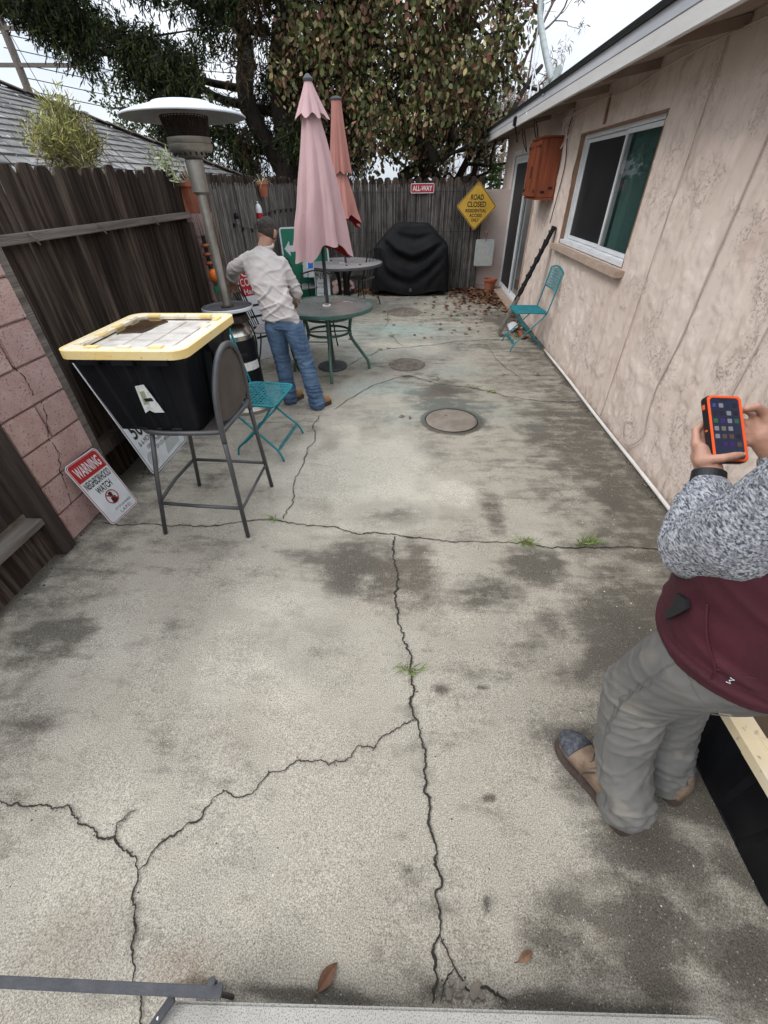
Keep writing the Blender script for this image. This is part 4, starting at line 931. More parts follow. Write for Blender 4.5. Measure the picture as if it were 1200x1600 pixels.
for p, (x_, y_) in enumerate([(.33, -.28), (-.22, .18), (.12, -.35)]):
    tag(MB().ell((x_-1.18, y_+8.02, .725), (.022, .018, .012), seg=8, rings=5).build('fallen_leaf', mat('leafdark', (.2, .09, .04), rough=.9)), ['dry leaf near the right rim of the grey table', 'dry leaf lying on the left of the grey table', 'dry leaf near the front rim of the grey table'][p], 'leaf')

# closed parasols
def parasol(label, loc, h, zb, rb, m_can, tiers, seedv, folds=8, base=True, lean=0, cap_r=.03):
    t = thing('patio_umbrella', label, 'umbrella', loc, 0)
    MB().lathe([(.019, .02), (.019, h-.02), (0, h-.02)], 14).build('pole', m_bar, t, auto=True)
    if base:
        MB().lathe([(0, 0), (.172, 0), (.178, .012), (.17, .03), (.12, .045), (.05, .055), (.032, .06), (.03, .16), (.022, .16)], 36).build('base', m_base, t, auto=True)
    def fold(a, tt):
        q = abs(((a*folds/(2*PI)+seedv) % 1)-.5)*2
        return 1+(.40*q-.22)*(.25+.75*tt)+.10*math.sin(a*3+seedv*5)*tt+.05*math.sin(a*folds*2+1+seedv)*tt
    zt = h-.03; mb = MB(); seg = 128; nr = 40; vs = []
    z1 = h-tiers
    for i in range(nr):
        tt = i/(nr-1); z = z1+.05+(zb-z1-.05)*tt
        r = .055+(rb-.055)*(tt**.85)
        for j in range(seg):
            a = 2*PI*j/seg; q = r*fold(a, tt)
            zz = z-(.026*math.cos(a*folds+seedv*6)+.055*math.sin(a*2+seedv)+.03*math.sin(a*3+1))*tt**3
            wr = 1+.025*noise.noise(Vector((math.cos(a)*3, math.sin(a)*3, z*5+seedv)))*2
            vs.append((q*wr*math.cos(a)+.015*tt*math.sin(z*4), q*wr*math.sin(a), zz))
    mb.add(vs, [(i*seg+j, (i+1)*seg+j, (i+1)*seg+(j+1) % seg, i*seg+(j+1) % seg) for i in range(nr-1) for j in range(seg)])
    mb.build('canopy', m_can, t, smooth=True)
    mb2 = MB(); vs2 = []
    for i in range(nr//2, nr):
        for j in range(seg):
            v = vs[i*seg+j]; vs2.append((v[0]*.93, v[1]*.93, v[2]+.004))
    n2 = nr-nr//2; mb2.add(vs2, [(i*seg+j, i*seg+(j+1) % seg, (i+1)*seg+(j+1) % seg, (i+1)*seg+j) for i in range(n2-1) for j in range(seg)])
    mb2.build('lining', m_red_in, t, smooth=True)
    # bunched inner cloth and ribs
    for k in range(folds):
        a = 2*PI*(k+.5)/folds+seedv; MB().tube([(.03*math.cos(a), .03*math.sin(a), z1), (rb*.62*math.cos(a), rb*.62*math.sin(a), zb+.03)], .007, 5).build('rib', m_red_in, t)
    # top vent tier
    mb = MB(); vs = []; nr2 = 14; tr = rb*.60 if tiers > .25 and rb > .2 else rb*.5
    for i in range(nr2):
        tt = i/(nr2-1); z = zt+(z1-.02-zt)*tt; r = cap_r+(tr-cap_r)*(tt**1.1)
        for j in range(seg):
            a = 2*PI*j/seg; q = r*(1+(fold(a, 1)-1)*.9*tt)
            vs.append((q*math.cos(a), q*math.sin(a), z-.02*math.cos(a*folds+seedv*6)*tt**3))
    mb.add(vs, [(i*seg+j, (i+1)*seg+j, (i+1)*seg+(j+1) % seg, i*seg+(j+1) % seg) for i in range(nr2-1) for j in range(seg)])
    mb.build('top_tier', m_can, t, smooth=True)
    MB().lathe([(cap_r+.012, h-.035), (cap_r+.014, h-.02), (cap_r, h-.005), (.012, h+.01), (0, h+.012)], 20).build('finial', m_base, t, auto=True)
    return t
parasol('closed faded pink parasol with two tiers in the front glass table', (-.935, 5.03, 0), 2.48, 1.20, .285, m_pink, .24, .13)
parasol('closed coral parasol standing in the rear grey table', (-1.12, 8.02, 0), 2.70, 1.28, .26, m_coral, .80, .37, folds=8, base=False, cap_r=.07)

# grill under black cover
gr = thing('covered_grill', 'barbecue grill hidden under a draped black cover by the back fence', 'grill', (-.03, 9.42, 0))
def cover_mesh():
    seg = 160; prof = [(0, 1.17, .26, .20), (.05, 1.172, .31, .23), (.12, 1.145, .345, .26), (.34, .97, .53, .30), (.46, .85, .66, .33), (.53, .80, .705, .35), (.58, .74, .71, .36), (.8, .40, .72, .365), (1., .06, .745, .37)]
    pts = np.array([(p[1], p[2], p[3]) for p in prof]); tt = [p[0] for p in prof]; vs = []; nr = 60
    vs.append((.03, 0, 1.175))
    for i in range(nr):
        t = i/(nr-1); z, rx, ry = [np.interp(t, tt, pts[:, k]) for k in range(3)]
        for j in range(seg):
            a = 2*PI*j/seg; c, s = math.cos(a), math.sin(a); n_ = 5
            q = (abs(c)**n_+abs(s)**n_)**(-1/n_); x_, y_ = rx*c*q*(1 if i else .9), ry*s*q
            drape = 0
            if y_ < 0:     # swags on the front, hanging between the upper corners
                u = x_/.62; v = 1.02-z
                us = u+.12*math.sin(z*4+.5); zz_ = z-.62*us*us*(.55+.5*v)+.03*noise.noise(Vector((u*2.5, z*2, 3)))
                ph_ = 17*zz_+1.2; sh = math.sin(ph_)+.35*math.sin(2*ph_+.9)
                drape = .050*sh*max(0, min(1, (z-.10)/.35))*max(0, min(1, (1-abs(u))*2.2))*max(0, min(1, (1.05-z)/.2))+.03*max(0, 1-abs(us)*3)*v
            fl = .03*math.sin(a*9+2*math.sin(z*3))*max(0, (.8-z))+.02*noise.noise(Vector((x_*5, y_*5, z*5)))
            k = 1+fl/.6; vs.append((x_*k+.03*(1.17-z)*-.3, y_*k-drape, max(z+.03*noise.noise(Vector((x_*3, y_*3, 1)))*(1-t)+(.03*math.sin(a*5) if i == nr-1 else 0), .02)))
    fs = [(0, 1+j, 1+(j+1) % seg) for j in range(seg)]+[(1+i*seg+j, 1+(i+1)*seg+j, 1+(i+1)*seg+(j+1) % seg, 1+i*seg+(j+1) % seg) for i in range(nr-1) for j in range(seg)]
    return MB().add(vs, fs)
cover_mesh().build('cover', m_cover, gr, smooth=True)
for sx_ in (-1, 1):
    for sy_ in (-1, 1): MB().lathe([(.03, 0), (.035, .03), (.02, .06)], 10, c=(sx_*.42, sy_*.2, 0)).build('foot', m_blackm, gr)
MB().box((.0, -.40, .12), (.05, .004, .06)).build('cover_tag', m_base, gr)

# dark metal chairs round the grey table
def metal_chair(label, loc, rz, group='dark metal chairs round the grey table'):
    t = thing('metal_chair', label, 'chair', loc, rz, group=group); r = .0095
    MB().prism(rrect(-.2, -.2, .2, .2, .06), .435, .45).build('seat', m_gtop2, t, bevel=.004)
    for s in (-1, 1):
        MB().tube(bez([(.17, s*.19, .44), (.19, s*.2, .25), (.24, s*.22, .03), (.27, s*.23, .0)], 4), r, 6).build('leg', m_blackm, t, smooth=True)
        MB().tube(bez([(-.32, s*.19, .86), (-.24, s*.2, .6), (-.19, s*.2, .43), (-.2, s*.2, .25), (-.27, s*.22, .0)], 4), r, 6).build('leg', m_blackm, t, smooth=True)
    MB().tube(bez([(-.32, -.19, .86), (-.335, 0, .90), (-.32, .19, .86)], 5), r, 6).build('back_rail', m_blackm, t, smooth=True)
    for q in (-.1, 0, .1): MB().tube([(-.325, q, .875), (-.20, q, .46)], .006, 5).build('back_spindle', m_blackm, t)
    MB().tube([(.195, -.2, .18), (.195, .2, .18)], .007, 5).build('stretcher', m_blackm, t)
    return t
mc = metal_chair('dark metal chair tucked in at the right of the rear grey table', (-.92, 8.35, 0), R_(150))
dup(mc, (-1.75, 7.55, 0), R_(40), 'dark metal chair left of the rear grey table beside the green sign')
mc2 = dup(mc, (-1.22, 5.62, 0), R_(-90), 'dark metal chair behind the front glass table, seen between its legs')
mc3 = dup(mc, (-1.60, 5.05, 0), R_(10), 'dark metal chair just beyond the bending man')
# ================================================================== SIGNS
def sign_at(name, label, o, right, up, cat='sign'):
    right, up = Vector(right).normalized(), Vector(up).normalized(); up = (up-right*up.dot(right)).normalized(); n = right.cross(up)
    t = thing(name, label, cat); t.matrix_world = Matrix(((right.x, up.x, n.x, o[0]), (right.y, up.y, n.y, o[1]), (right.z, up.z, n.z, o[2]), (0, 0, 0, 1)))
    return t
def plate(t, w_, h_, r, m_, y0=0): return MB().prism(rrect(-w_/2, y0, w_/2, y0+h_, r), -.0015, .0015).build('plate', m_, t)
def border(t, w_, h_, r, ins, th, m_, y0=0, z=.0022): return MB().ring(rrect(-w_/2+ins, y0+ins, w_/2-ins, y0+h_-ins, max(r-ins, .003)), rrect(-w_/2+ins+th, y0+ins+th, w_/2-ins-th, y0+h_-ins-th, max(r-ins-th, .002)), z-.0006, z).build('border', m_, t)
def shape(t, poly, m_, z=.0024, name='marking'): return MB().prism(poly, z-.0006, z).build(name, m_, t)
ws = sign_at('warning_sign', 'red and white neighborhood watch warning sign leaning on the pink blocks', (-1.905, 2.115, .004), (.03, .25, 0), (-.135, 0, .415))
plate(ws, .265, .45, .028, m_swhite)
border(ws, .265, .45, .028, .006, .004, m_sred)
shape(ws, [(-.1185, .32), (.1185, .32)]+[p for p in rrect(-.1185, .32, .1185, .438, .02) if p[1] > .36], m_sred)
text_obj('WARNING', .20, .072, m_swhite, ws, 0, .378, .003, bold=.02); text_obj('NEIGHBORHOOD', .215, .05, m_sblack, ws, 0, .286, .003, bold=.016); text_obj('WATCH', .125, .047, m_sblack, ws, .0, .225, .003, bold=.02)
MB().ring(circ(.0, .145, .048, 32), circ(0, .145, .041, 32), .0024, .003).build('red_circle', m_sred, ws)
shape(ws, circ(.004, .122, .022, 16)+[], m_sblack, .0028, 'figure'); shape(ws, [(-.022, .104), (.026, .104), (.022, .145), (-.016, .142)], m_sblack, .0026, 'figure'); shape(ws, circ(.0, .155, .013, 14), m_sblack, .0028, 'figure'); shape(ws, [(-.024, .164), (.024, .164), (.012, .169), (.010, .180), (-.012, .180), (-.013, .169)], m_sblack, .0029, 'figure')
shape(ws, [(-.036, .172), (-.030, .178), (.036, .118), (.030, .112)], m_sred, .0034, 'slash')
text_obj('CITY OF LOS ANGELES', .15, .014, m_sblack, ws, .03, .066, .003); text_obj('L.A.P.D.', .10, .022, m_sblack, ws, .03, .034, .003)
fs_ = sign_at('fine_sign', 'white five hundred fine sign leaning behind the tote and stool', (-1.935, 2.86, .004), (.0, .6, 0), (-.235, -.0, .87))
plate(fs_, .58, .93, .045, m_swhite); border(fs_, .58, .93, .045, .010, .005, m_sblack)
text_obj('500', .19, .12, m_sblack, fs_, -.14, .345, .003, bold=.02); text_obj('FINE', .19, .11, m_sblack, fs_, .13, .345, .003, bold=.02)
text_obj('& 6 MOS IMPRISONMENT', .46, .038, m_sblack, fs_, .0, .245, .003); text_obj('DEPT OF PUBLIC WORKS', .34, .028, m_sblack, fs_, 0, .19, .003); text_obj('CITY OF LOS ANGELES', .32, .028, m_sblack, fs_, 0, .145, .003)
MB().prism([(-.03, -.03), (.0, -.02), (.005, .05), (-.02, .045)], 0, .0009, fn=lambda a, b, c: (a-.005, -.0017-c, b)).build('sticker_print', mat('sticker_green', (.30, .33, .2), rough=.6), lb)
shape(fs_, [(-.02, .04), (.2, .05), (.25, .18), (.12, .22), (.05, .16)], m_sgrey, .0023, 'worn_patch'); shape(fs_, circ(-.19, .10, .06), m_sgrey, .0023, 'worn_patch')
# green street sign
gs = sign_at('street_sign', 'large green street sign with white arrow leaning behind the front table', (-1.77, 8.02, .004), (.68, .22, 0), (-.0, .20, 1.20))
plate(gs, .78, 1.22, .05, m_sgreen); border(gs, .78, 1.22, .05, .0, .024, m_swhite)
shape(gs, [(-.34, .92), (-.25, 1.03), (-.25, .965), (-.15, .965), (-.15, .875), (-.25, .875), (-.25, .81)], m_swhite, name='arrow')
text_obj('S', .11, .19, m_swhite, gs, -.06, .92, .003, bold=.02); text_obj('TRO', .30, .15, m_swhite, gs, -.16, .12, .003, bold=.005)
w2 = sign_at('small_white_sign', 'small white notice sign with black print under the grey table edge', (-1.44, 7.42, .08), (.3, .03, 0), (-.12, .1, .55))
plate(w2, .24, .64, .015, m_swhite); text_obj('NO', .16, .09, m_sblack, w2, 0, .52, .003)
for k, yy in enumerate((.42, .37, .28, .2, .12)): text_obj(['TRESPASSING', 'OR LOITERING', 'VIOLATORS', 'WILL BE', 'CITED'][k], .15, .025, m_sblack, w2, 0, yy, .003)
b2 = sign_at('blue_sign', 'small blue sign with white stripes beside the pink parasol', (-1.60, 7.25, .62), (.22, .0, 0), (-.10, .1, .42))
plate(b2, .17, .40, .01, m_sgrey); shape(b2, [(-.02, .12), (.075, .12), (.075, .20), (-.02, .20)], m_sblue); shape(b2, [(-.02, .24), (.075, .24), (.075, .37), (-.02, .37)], m_sblue); shape(b2, [(-.02, .125), (-.004, .125), (-.004, .365), (-.02, .365)], m_swhite, .003)
# red and white signs behind the heater
rs = sign_at('red_white_sign', 'tilted red and white sign with orange star behind the heater', (-1.76, 5.42, .004), (.34, .36, 0), (-.20, .05, 1.0))
plate(rs, .46, 1.05, .02, m_swhite); shape(rs, [(-.22, .72), (.22, .72), (.22, 1.04), (-.22, 1.04)], m_sred); shape(rs, [(.17, .18), (.225, .18), (.225, .70), (.17, .70)], m_sred)
shape(rs, [(.02, .80), (.10, .86), (.12, 1.03), (.16, .88), (.22, .90), (.17, .82), (.20, .74), (.12, .79), (.06, .74), (.07, .81)], m_sorange, .003, 'star')
text_obj('ICE', .20, .09, m_swhite, rs, -.10, .965, .0031); text_obj('COLD', .20, .08, m_swhite, rs, -.10, .865, .0031); text_obj('Hacienda', .30, .055, m_swhite, rs, -.03, .765, .0035)
for k in range(4): shape(rs, [(-.18, .60-k*.12), (.10, .60-k*.12), (.10, .625-k*.12), (-.18, .625-k*.12)], m_sblack)
rs2 = sign_at('red_white_sign', 'faded red and cream sign standing left of the starred sign', (-2.10, 4.98, .30), (.26, .30, 0), (-.12, .05, .6))
plate(rs2, .36, .60, .02, m_sgrey); shape(rs2, [(-.04, .05), (.14, .05), (.14, .25), (-.04, .25)], m_sred); shape(rs2, [(-.02, .30), (.15, .30), (.15, .48), (-.02, .48)], m_sred); 
# ALL-WAY on the back fence
aw = sign_at('all_way_sign', 'small red ALL-WAY sign on the back reed fence', (.145, 9.742, 1.60), (1, 0, 0), (0, 0, 1))
plate(aw, .43, .145, .02, m_sred); border(aw, .43, .145, .02, .0, .009, m_swhite); text_obj('ALL-WAY', .36, .078, m_swhite, aw, 0, .0725, .003, bold=.026)
# ROAD CLOSED diamond
rc = sign_at('road_closed_sign', 'yellow diamond ROAD CLOSED residential access only sign by the back wall', (1.148, 9.60, 1.40), (1, .03, -.012), (0, 0, 1))
s_ = .525
dia = lambda s, r: [((x_-y_)/math.sqrt(2), (x_+y_)/math.sqrt(2)) for x_, y_ in rrect(-s/2, -s/2, s/2, s/2, r)]
MB().prism(dia(s_, .035), -.0015, .0015).build('plate', m_syel, rc); MB().ring(dia(s_-.016, .03), dia(s_-.036, .022), .0016, .0023).build('border', m_sblack, rc)
for tx, w_, h_, yy in (('ROAD', .235, .085, .135), ('CLOSED', .345, .085, .030), ('RESIDENTIAL', .385, .052, -.065), ('ACCESS', .235, .052, -.137), ('ONLY', .15, .052, -.208)): text_obj(tx, w_, h_, m_sblack, rc, 0, yy, .003, bold=.026)
shape(rc, circ(0, .31, .012, 10), m_rail, .003, 'bolt'); shape(rc, circ(0, -.31, .009, 10), m_rail, .003, 'bolt')
nl = sign_at('faded_sign', 'faded grey NO LEFT TURN sign hanging below the yellow diamond', (1.40, 9.70, .43), (1, 0, 0), (0, 0, 1))
plate(nl, .36, .45, .03, m_sgrey); border(nl, .36, .45, .03, .008, .005, m_sfaint)
for tx, w_, yy in (('NO', .12, .36), ('LEFT', .2, .25), ('TURN', .24, .14)): text_obj(tx, w_, .075, m_sfaint, nl, 0, yy, .003, bold=.02)
MB().tube([(0, .42, .006), (.01, .5, .02), (-.01, .58, .01), (0, .67, .0)], .006, 6).build('hanging_wire', m_brown, nl)
MB().ell((.005, .55, .02), (.022, .045, .02), seg=8, rings=6).build('rust_knob', m_terra, nl)

# pots, toys, bottle, string lights
def pot(t, r, h, c=(0, 0, 0)): return MB().lathe([(0, 0), (r*.68, 0), (r*.92, h*.82), (r*1.05, h*.82), (r*1.05, h), (r*.94, h), (r*.9, h*.85), (0, h*.85)], 24, c=c).build('pot', m_terra, t, auto=True)
def sprig(t, n, L_, col, base, spread=.6, w_=.008, name='foliage', droop=.2):
    V, Fl, C_ = [], [], []
    for k in range(n):
        c = random.uniform(.6, 1.35); d = Vector((random.gauss(0, spread), random.gauss(0, spread), random.uniform(.3, 1.1)))
        blade(V, Fl, C_, Vector(base)+Vector((random.gauss(0, .02), random.gauss(0, .02), 0)), d, L_*random.uniform(.5, 1.1), w_, tuple(np.array(col)*c), droop)
    return tri_mesh(name, V, Fl, C_, m_grass, t)
p1 = thing('flower_pot', 'large terracotta pot on the block pillar behind the heater', 'pot', (-2.16, 4.97, 1.545)); pot(p1, .135, .25)
sprig(p1, 30, .28, (.30, .27, .20), (0, 0, .22), .5, .006)
p2 = thing('hanging_pot', 'small terracotta pot hooked on the left reed fence near the corner', 'pot', (-2.19, 7.5, 1.62)); pot(p2, .085, .17)
sprig(p2, 34, .26, (.36, .34, .22), (0, 0, .15), .8, .008, droop=.5); MB().tube([(-.06, 0, .14), (-.08, 0, .22)], .004, 6).build('hook', m_blackm, p2)
p3 = thing('flower_pot', 'dusty terracotta pot among dead leaves at the foot of the end wall', 'pot', (1.58, 9.62, 0)); pot(p3, .13, .22)
bt = thing('squeeze_bottle', 'white bottle with red print hanging on the reed fence', 'bottle', (-2.225, 7.25, 1.34)); MB().lathe([(0, 0), (.045, 0), (.048, .02), (.046, .15), (.03, .19), (.012, .205), (.012, .235), (0, .235)], 16).build('bottle_body', m_swhite, bt, auto=True); MB().lathe([(.0475, .03), (.0485, .03), (.0475, .10), (.046, .10)], 16, caps=False).build('bottle_label', m_sred, bt)
sl = thing('string_lights', 'dark cable of small bulbs strung along the reed fence', 'string lights', (-2.24, 6.2, 1.3))
cabl = bez([(0, 0, .08), (.02, .6, -.02), (.02, 1.2, .10), (.02, 1.9, .13), (.02, 2.6, .12), (.02, 3.3, .10)], 8); MB().tube(cabl, .004, 5).build('cable', m_blackm, sl)
for k in range(0, len(cabl), 4):
    o = MB().lathe([(.016, 0), (.016, -.04), (0, -.045)], 8).build('bulb_socket', m_blackm, sl); o.location = cabl[k]
sp = thing('speaker_box', 'small black gadget hung on the left reed fence', 'gadget', (-2.23, 6.3, 1.42)); MB().lathe([(0, 0), (.03, 0), (.032, .03), (.02, .06), (0, .06)], 12).build('casing', m_black, sp); MB().tube([(0, 0, .05), (.01, -.03, .10)], .004, 5).build('clip', m_blackm, sp)
ob = thing('orange_toy', 'orange ball shaped toy with dark rings above it on the reed pillar', 'toy', (-2.02, 4.74, 1.03)); MB().ell((0, 0, 0), (.055, .06, .06)).build('ball', m_sorange, ob, smooth=True)
MB().box((.0, -.035, -.12), (.02, .09, .05)).build('green_tag', m_sgreen, ob)
for k in range(3): MB().lathe([(.03, .09+k*.075), (.045, .105+k*.075), (.03, .125+k*.075)], 12, c=(-.04, .03, 0), caps=False).build('orange_ring', m_orange_w, ob)
for o in list(ob.children):
    pass
MB().lathe([(.018, .06), (.018, .34)], 8, c=(-.04, .03, 0)).build('cord', m_blackm, ob)
# stones
for k, (x_, y_, r, lb_) in enumerate([(-1.42, 9.35, .27, 'large rounded grey stone under the rear table'), (1.53, 6.75, .085, 'white painted stone beside the leaning plank'), (1.60, 6.45, .07, 'red broken brick piece behind the turquoise chair')]):
    mb = MB().ell((x_, y_, r*.42), (r, r*.75, r*.5), seg=16, rings=10); mb.v = [tuple(Vector(v)*(1+.06*noise.noise(Vector(v)*9))) for v in mb.v]
    mb.v = [(v[0], v[1], max(v[2], .001)) for v in mb.v]
    tag(mb.build(['stone', 'stone', 'brick_piece'][k], [m_mortar, m_swhite, m_terra][k], smooth=True), lb_, 'stone' if k < 2 else 'brick')

# ================================================================== PEOPLE
def skin_mat(name, c): return mat(name, c, tuple(x*.82 for x in c), scale=14, rough=.5, bump=.15, bscale=200)
m_skin1 = skin_mat('skin_tan', (.38, .20, .135)); m_skin2 = skin_mat('skin_warm', (.50, .27, .19))
m_hair = mat('black_hair', (.014, .010, .008), (.055, .038, .028), scale=60, rough=.6, bump=.6, bscale=300)
m_fade = mat('faded_hair', (.055, .036, .027), (.022, .016, .013), scale=90, rough=.7, bump=.3, bscale=300)
m_shirt = mat('pale_linen_shirt', (.50, .455, .43), (.41, .37, .35), scale=5, rough=.85, bump=.3, bscale=320)
m_jeans = mat('blue_denim', (.045, .085, .155), (.12, .19, .29), scale=6, rough=.85, bump=.4, bscale=380, contrast=(.35, .75))
m_boot1 = mat('tan_boot', (.42, .235, .10), (.30, .16, .07), scale=14, rough=.7)
m_sole = mat('boot_sole', (.085, .06, .05), (.05, .035, .03), scale=20, rough=.85, bump=.4, bscale=80)
m_boot2 = mat('brown_suede_boot', (.25, .175, .12), (.12, .08, .055), scale=16, rough=.85, bump=.5, bscale=90, detail=8)
m_toe = mat('scuffed_toe_cap', (.035, .038, .05), (.12, .12, .135), scale=55, rough=.6, bump=.8, bscale=70, contrast=(.4, .7))
m_grey_p = mat('grey_cotton_trousers', (.165, .158, .145), (.10, .10, .095), scale=4, rough=.9, bump=.3, bscale=420, contrast=(.3, .75), speck=(7, (.27, .24, .20), (.62, .8)))
m_vest = mat('maroon_vest', (.062, .007, .016), (.040, .005, .011), scale=5, rough=.75, bump=.25, bscale=350)
m_knit = mat('heather_knit', (.56, .57, .60), (.07, .075, .10), scale=210, rough=.95, bump=1., bscale=240, detail=3, stretch=(1.3, .35, .9), contrast=(.40, .62), speck=(55, (.25, .26, .29), (.5, .8)))
m_seam = mat('seam_thread', (.12, .12, .115), rough=.9)
m_black_c = mat('black_strap', (.012, .012, .014), rough=.5)
m_porange = mat('orange_rubber', (.85, .12, .03), rough=.4)

def hand(mb, wrist, palm, knuckles, fingers, thumb, r=.0088, rt=.0105):
    mb.cap(wrist, palm, .027, .030)
    for k in knuckles: mb.cap(palm, k, .026, .0125)
    for f in fingers: mb.chain(f, [r*1.12]+[r]*(len(f)-2)+[r*.82], 10)
    mb.chain(thumb, [.016]+[rt]*(len(thumb)-2)+[rt*.85], 10)
def head(mb, c, tilt=(0, 0, 0), s=1.):
    m = Euler(tilt).to_matrix(); c = Vector(c); q = lambda x, y, z: c+m @ Vector((x*s, y*s, z*s))
    mb.ell(c, (.074*s, .094*s, .108*s), rot=tilt, seg=24, rings=18)
    mb.ell(q(0, .030, -.060), (.052*s, .062*s, .058*s), rot=tilt)      # jaw
    mb.ell(q(0, .082, -.098), (.022*s, .018*s, .017*s), rot=tilt)       # chin
    mb.cap(q(0, .090, .012), q(0, .108, -.022), .008*s, .014*s, 8)       # nose
    mb.cap(q(-.018, .088, -.052), q(.018, .088, -.052), .007*s, .007*s, 8)   # lips
    for sd_ in (-1, 1):
        mb.ell(q(sd_*.030, .083, .014), (.015*s, .010*s, .010*s), rot=tilt, seg=10, rings=6)
        mb.cap(q(sd_*.014, .090, .030), q(sd_*.046, .078, .030), .006*s, .006*s, 8)
        mb.ell(q(sd_*.079, -.006, -.005), (.013*s, .021*s, .034*s), rot=tilt, seg=12, rings=8)
def boot(parent, heel, toe, mu, ms, mtoe=None, L_=.31, lace=True, shaft=None):
    heel, toe = Vector((*heel, 0)), Vector((*toe, 0)); d = (toe-heel).normalized(); n = Vector((-d.y, d.x, 0)); c = (heel+toe)/2; k = (toe-heel).length/.31
    T = lambda x, y, z: c+d*x*k+n*y*k+Vector((0, 0, z))
    outl = [(-.155, 0), (-.145, .028), (-.11, .038), (-.05, .034), (.0, .038), (.06, .050), (.11, .050), (.145, .030), (.155, 0), (.145, -.03), (.11, -.048), (.06, -.047), (0, -.036), (-.05, -.033), (-.11, -.038), (-.145, -.028)]
    ol = bez([Vector((a, b, 0)) for a, b in outl]+[Vector((-.155, 0, 0))], 4)[:-1]
    b_ = parent
    MB().prism([(p.x*1.02, p.y*1.05) for p in ol], .002, .016, fn=lambda x, y, z: tuple(T(x, y, z))).build('sole', ms, parent)
    MB().prism([(p.x*1.01, p.y*1.05) for p in ol], .0165, .030, fn=lambda x, y, z: tuple(T(x, y, z))).build('welt', ms, parent)
    rings = []
    for x, hw, h in [(-.150, .018, .05), (-.146, .032, .09), (-.125, .040, .145), (-.08, .041, .165), (-.035, .038, .15), (.0, .039, .122), (.04, .045, .096), (.08, .0495, .078), (.12, .045, .066), (.143, .029, .052), (.152, .013, .04)]:
        rings.append((T(x, 0, .022+h/2), n*hw*1.06*k, Vector((0, 0, h/2))))
    mb = MB().loft(rings, 24)
    o = remesh(mb, 'boot_upper', mu, .006, parent, 4)
    if mtoe:
        rings = []
        for x, hw, h in [(.078, .0525, .082), (.086, .053, .081), (.108, .0505, .075), (.13, .042, .066), (.148, .028, .055), (.158, .011, .042)]: rings.append((T(x, 0, .027+h/2), n*hw*k, Vector((0, 0, h/2))))
        remesh(MB().loft(rings, 28), 'toe_cap', mtoe, .005, parent, 3, disp=lambda p: .0012*noise.noise(p*90))
    if lace:
        for x in (.035, .012, -.012): MB().tube(bez([T(x, -.030, .120-x*.55), T(x+.008, -.012, .142-x*.6), T(x-.006, .012, .142-x*.6), T(x+.004, .030, .120-x*.55)], 4), .0032, 6).build('lace', m_sole, parent)
        MB().tube(bez([T(.0, .03, .125), T(.02, .062, .09), T(-.01, .07, .06)], 4), .003, 5).build('lace', m_sole, parent)

# ---- man at the fence, seen from behind, leaning to his left
P1 = thing('person', 'man in pale shirt and blue jeans bending over beside the patio heater, seen from behind', 'person')
hipR, kneeR, ankR = (-1.085, 3.93, .77), (-.985, 3.92, .44), (-.905, 3.85, .09)
hipL, kneeL, ankL = (-1.215, 3.95, .77), (-1.225, 3.98, .44), (-1.205, 3.96, .09)
shR, elR, wrR = Vector((-1.125, 4.13, 1.215)), Vector((-1.035, 4.13, .985)), Vector((-1.12, 4.34, .90))
shL, elL, wrL = Vector((-1.445, 4.13, 1.255)), Vector((-1.61, 4.20, 1.155)), Vector((-1.69, 4.36, 1.055))
spine = [((-1.15, 3.94, .78), .10, .075), ((-1.185, 3.96, .92), .12, .085), ((-1.25, 4.02, 1.06), .135, .09), ((-1.29, 4.08, 1.18), .145, .095), ((-1.295, 4.14, 1.255), .10, .06), ((-1.285, 4.18, 1.33), .058, .055), ((-1.27, 4.22, 1.385), .055, .055)]
def torso(sp, inf=0., ax=Vector((1, -.03, -.09)), ins=(0, 0), fwd=Vector((0, 1, -.35))):
    ax = ax.normalized(); R = []
    for c, a, b in sp: R.append((c, ax*(a+inf), fwd.normalized()*(b+inf)))
    return R
mb = MB(); mb.loft(torso(spine), 28)
for a, b, c in ((hipR, kneeR, ankR), (hipL, kneeL, ankL)): mb.chain([a, b, c], [.062, .05, .04]); mb.cap(c, Vector(c)+Vector((.06, .12, -.05)), .038, .03)
for s_h, e_, w_ in ((shR, elR, wrR), (shL, elL, wrL)): mb.chain([s_h-Vector((0, 0, .012)), e_, w_], [.036, .036, .028])
head(mb, (-1.262, 4.265, 1.43), (R_(-22), R_(6), R_(-16)))
for w_, dr_, sd_ in ((wrL, Vector((-.35, .75, -.55)), 1), (wrR, Vector((-.3, .8, -.4)), -1)):
    d = dr_.normalized(); u = d.cross(Vector((0, 0, 1))).normalized(); v = u.cross(d)
    pm = w_+d*.055; fg = []; kn = []
    for i, (o_, l_) in enumerate([(-.030, .070), (-.010, .080), (.010, .076), (.030, .060)]):
        k0 = w_+d*.095+u*o_; kn.append(k0); fg.append([k0, k0+d*l_*.45-v*.012, k0+d*l_*.75-v*.030, k0+d*l_*.9-v*.050])
    hand(mb, w_, pm, kn, fg, [w_+d*.03-u*.02*sd_, w_+d*.06-u*.045*sd_-v*.01, w_+d*.09-u*.052*sd_-v*.022])
remesh(mb, 'body', m_skin1, .0062, P1, 4)
def fold(p, amp, sx=9, sz=26, off=0.): return amp*(noise.noise(Vector((p.x*sx+p.z*7, p.y*sx+off, p.z*sz)))+.5*noise.noise(Vector((p.x*sx*2.2+off, p.y*sx*2, p.z*sz*2))))
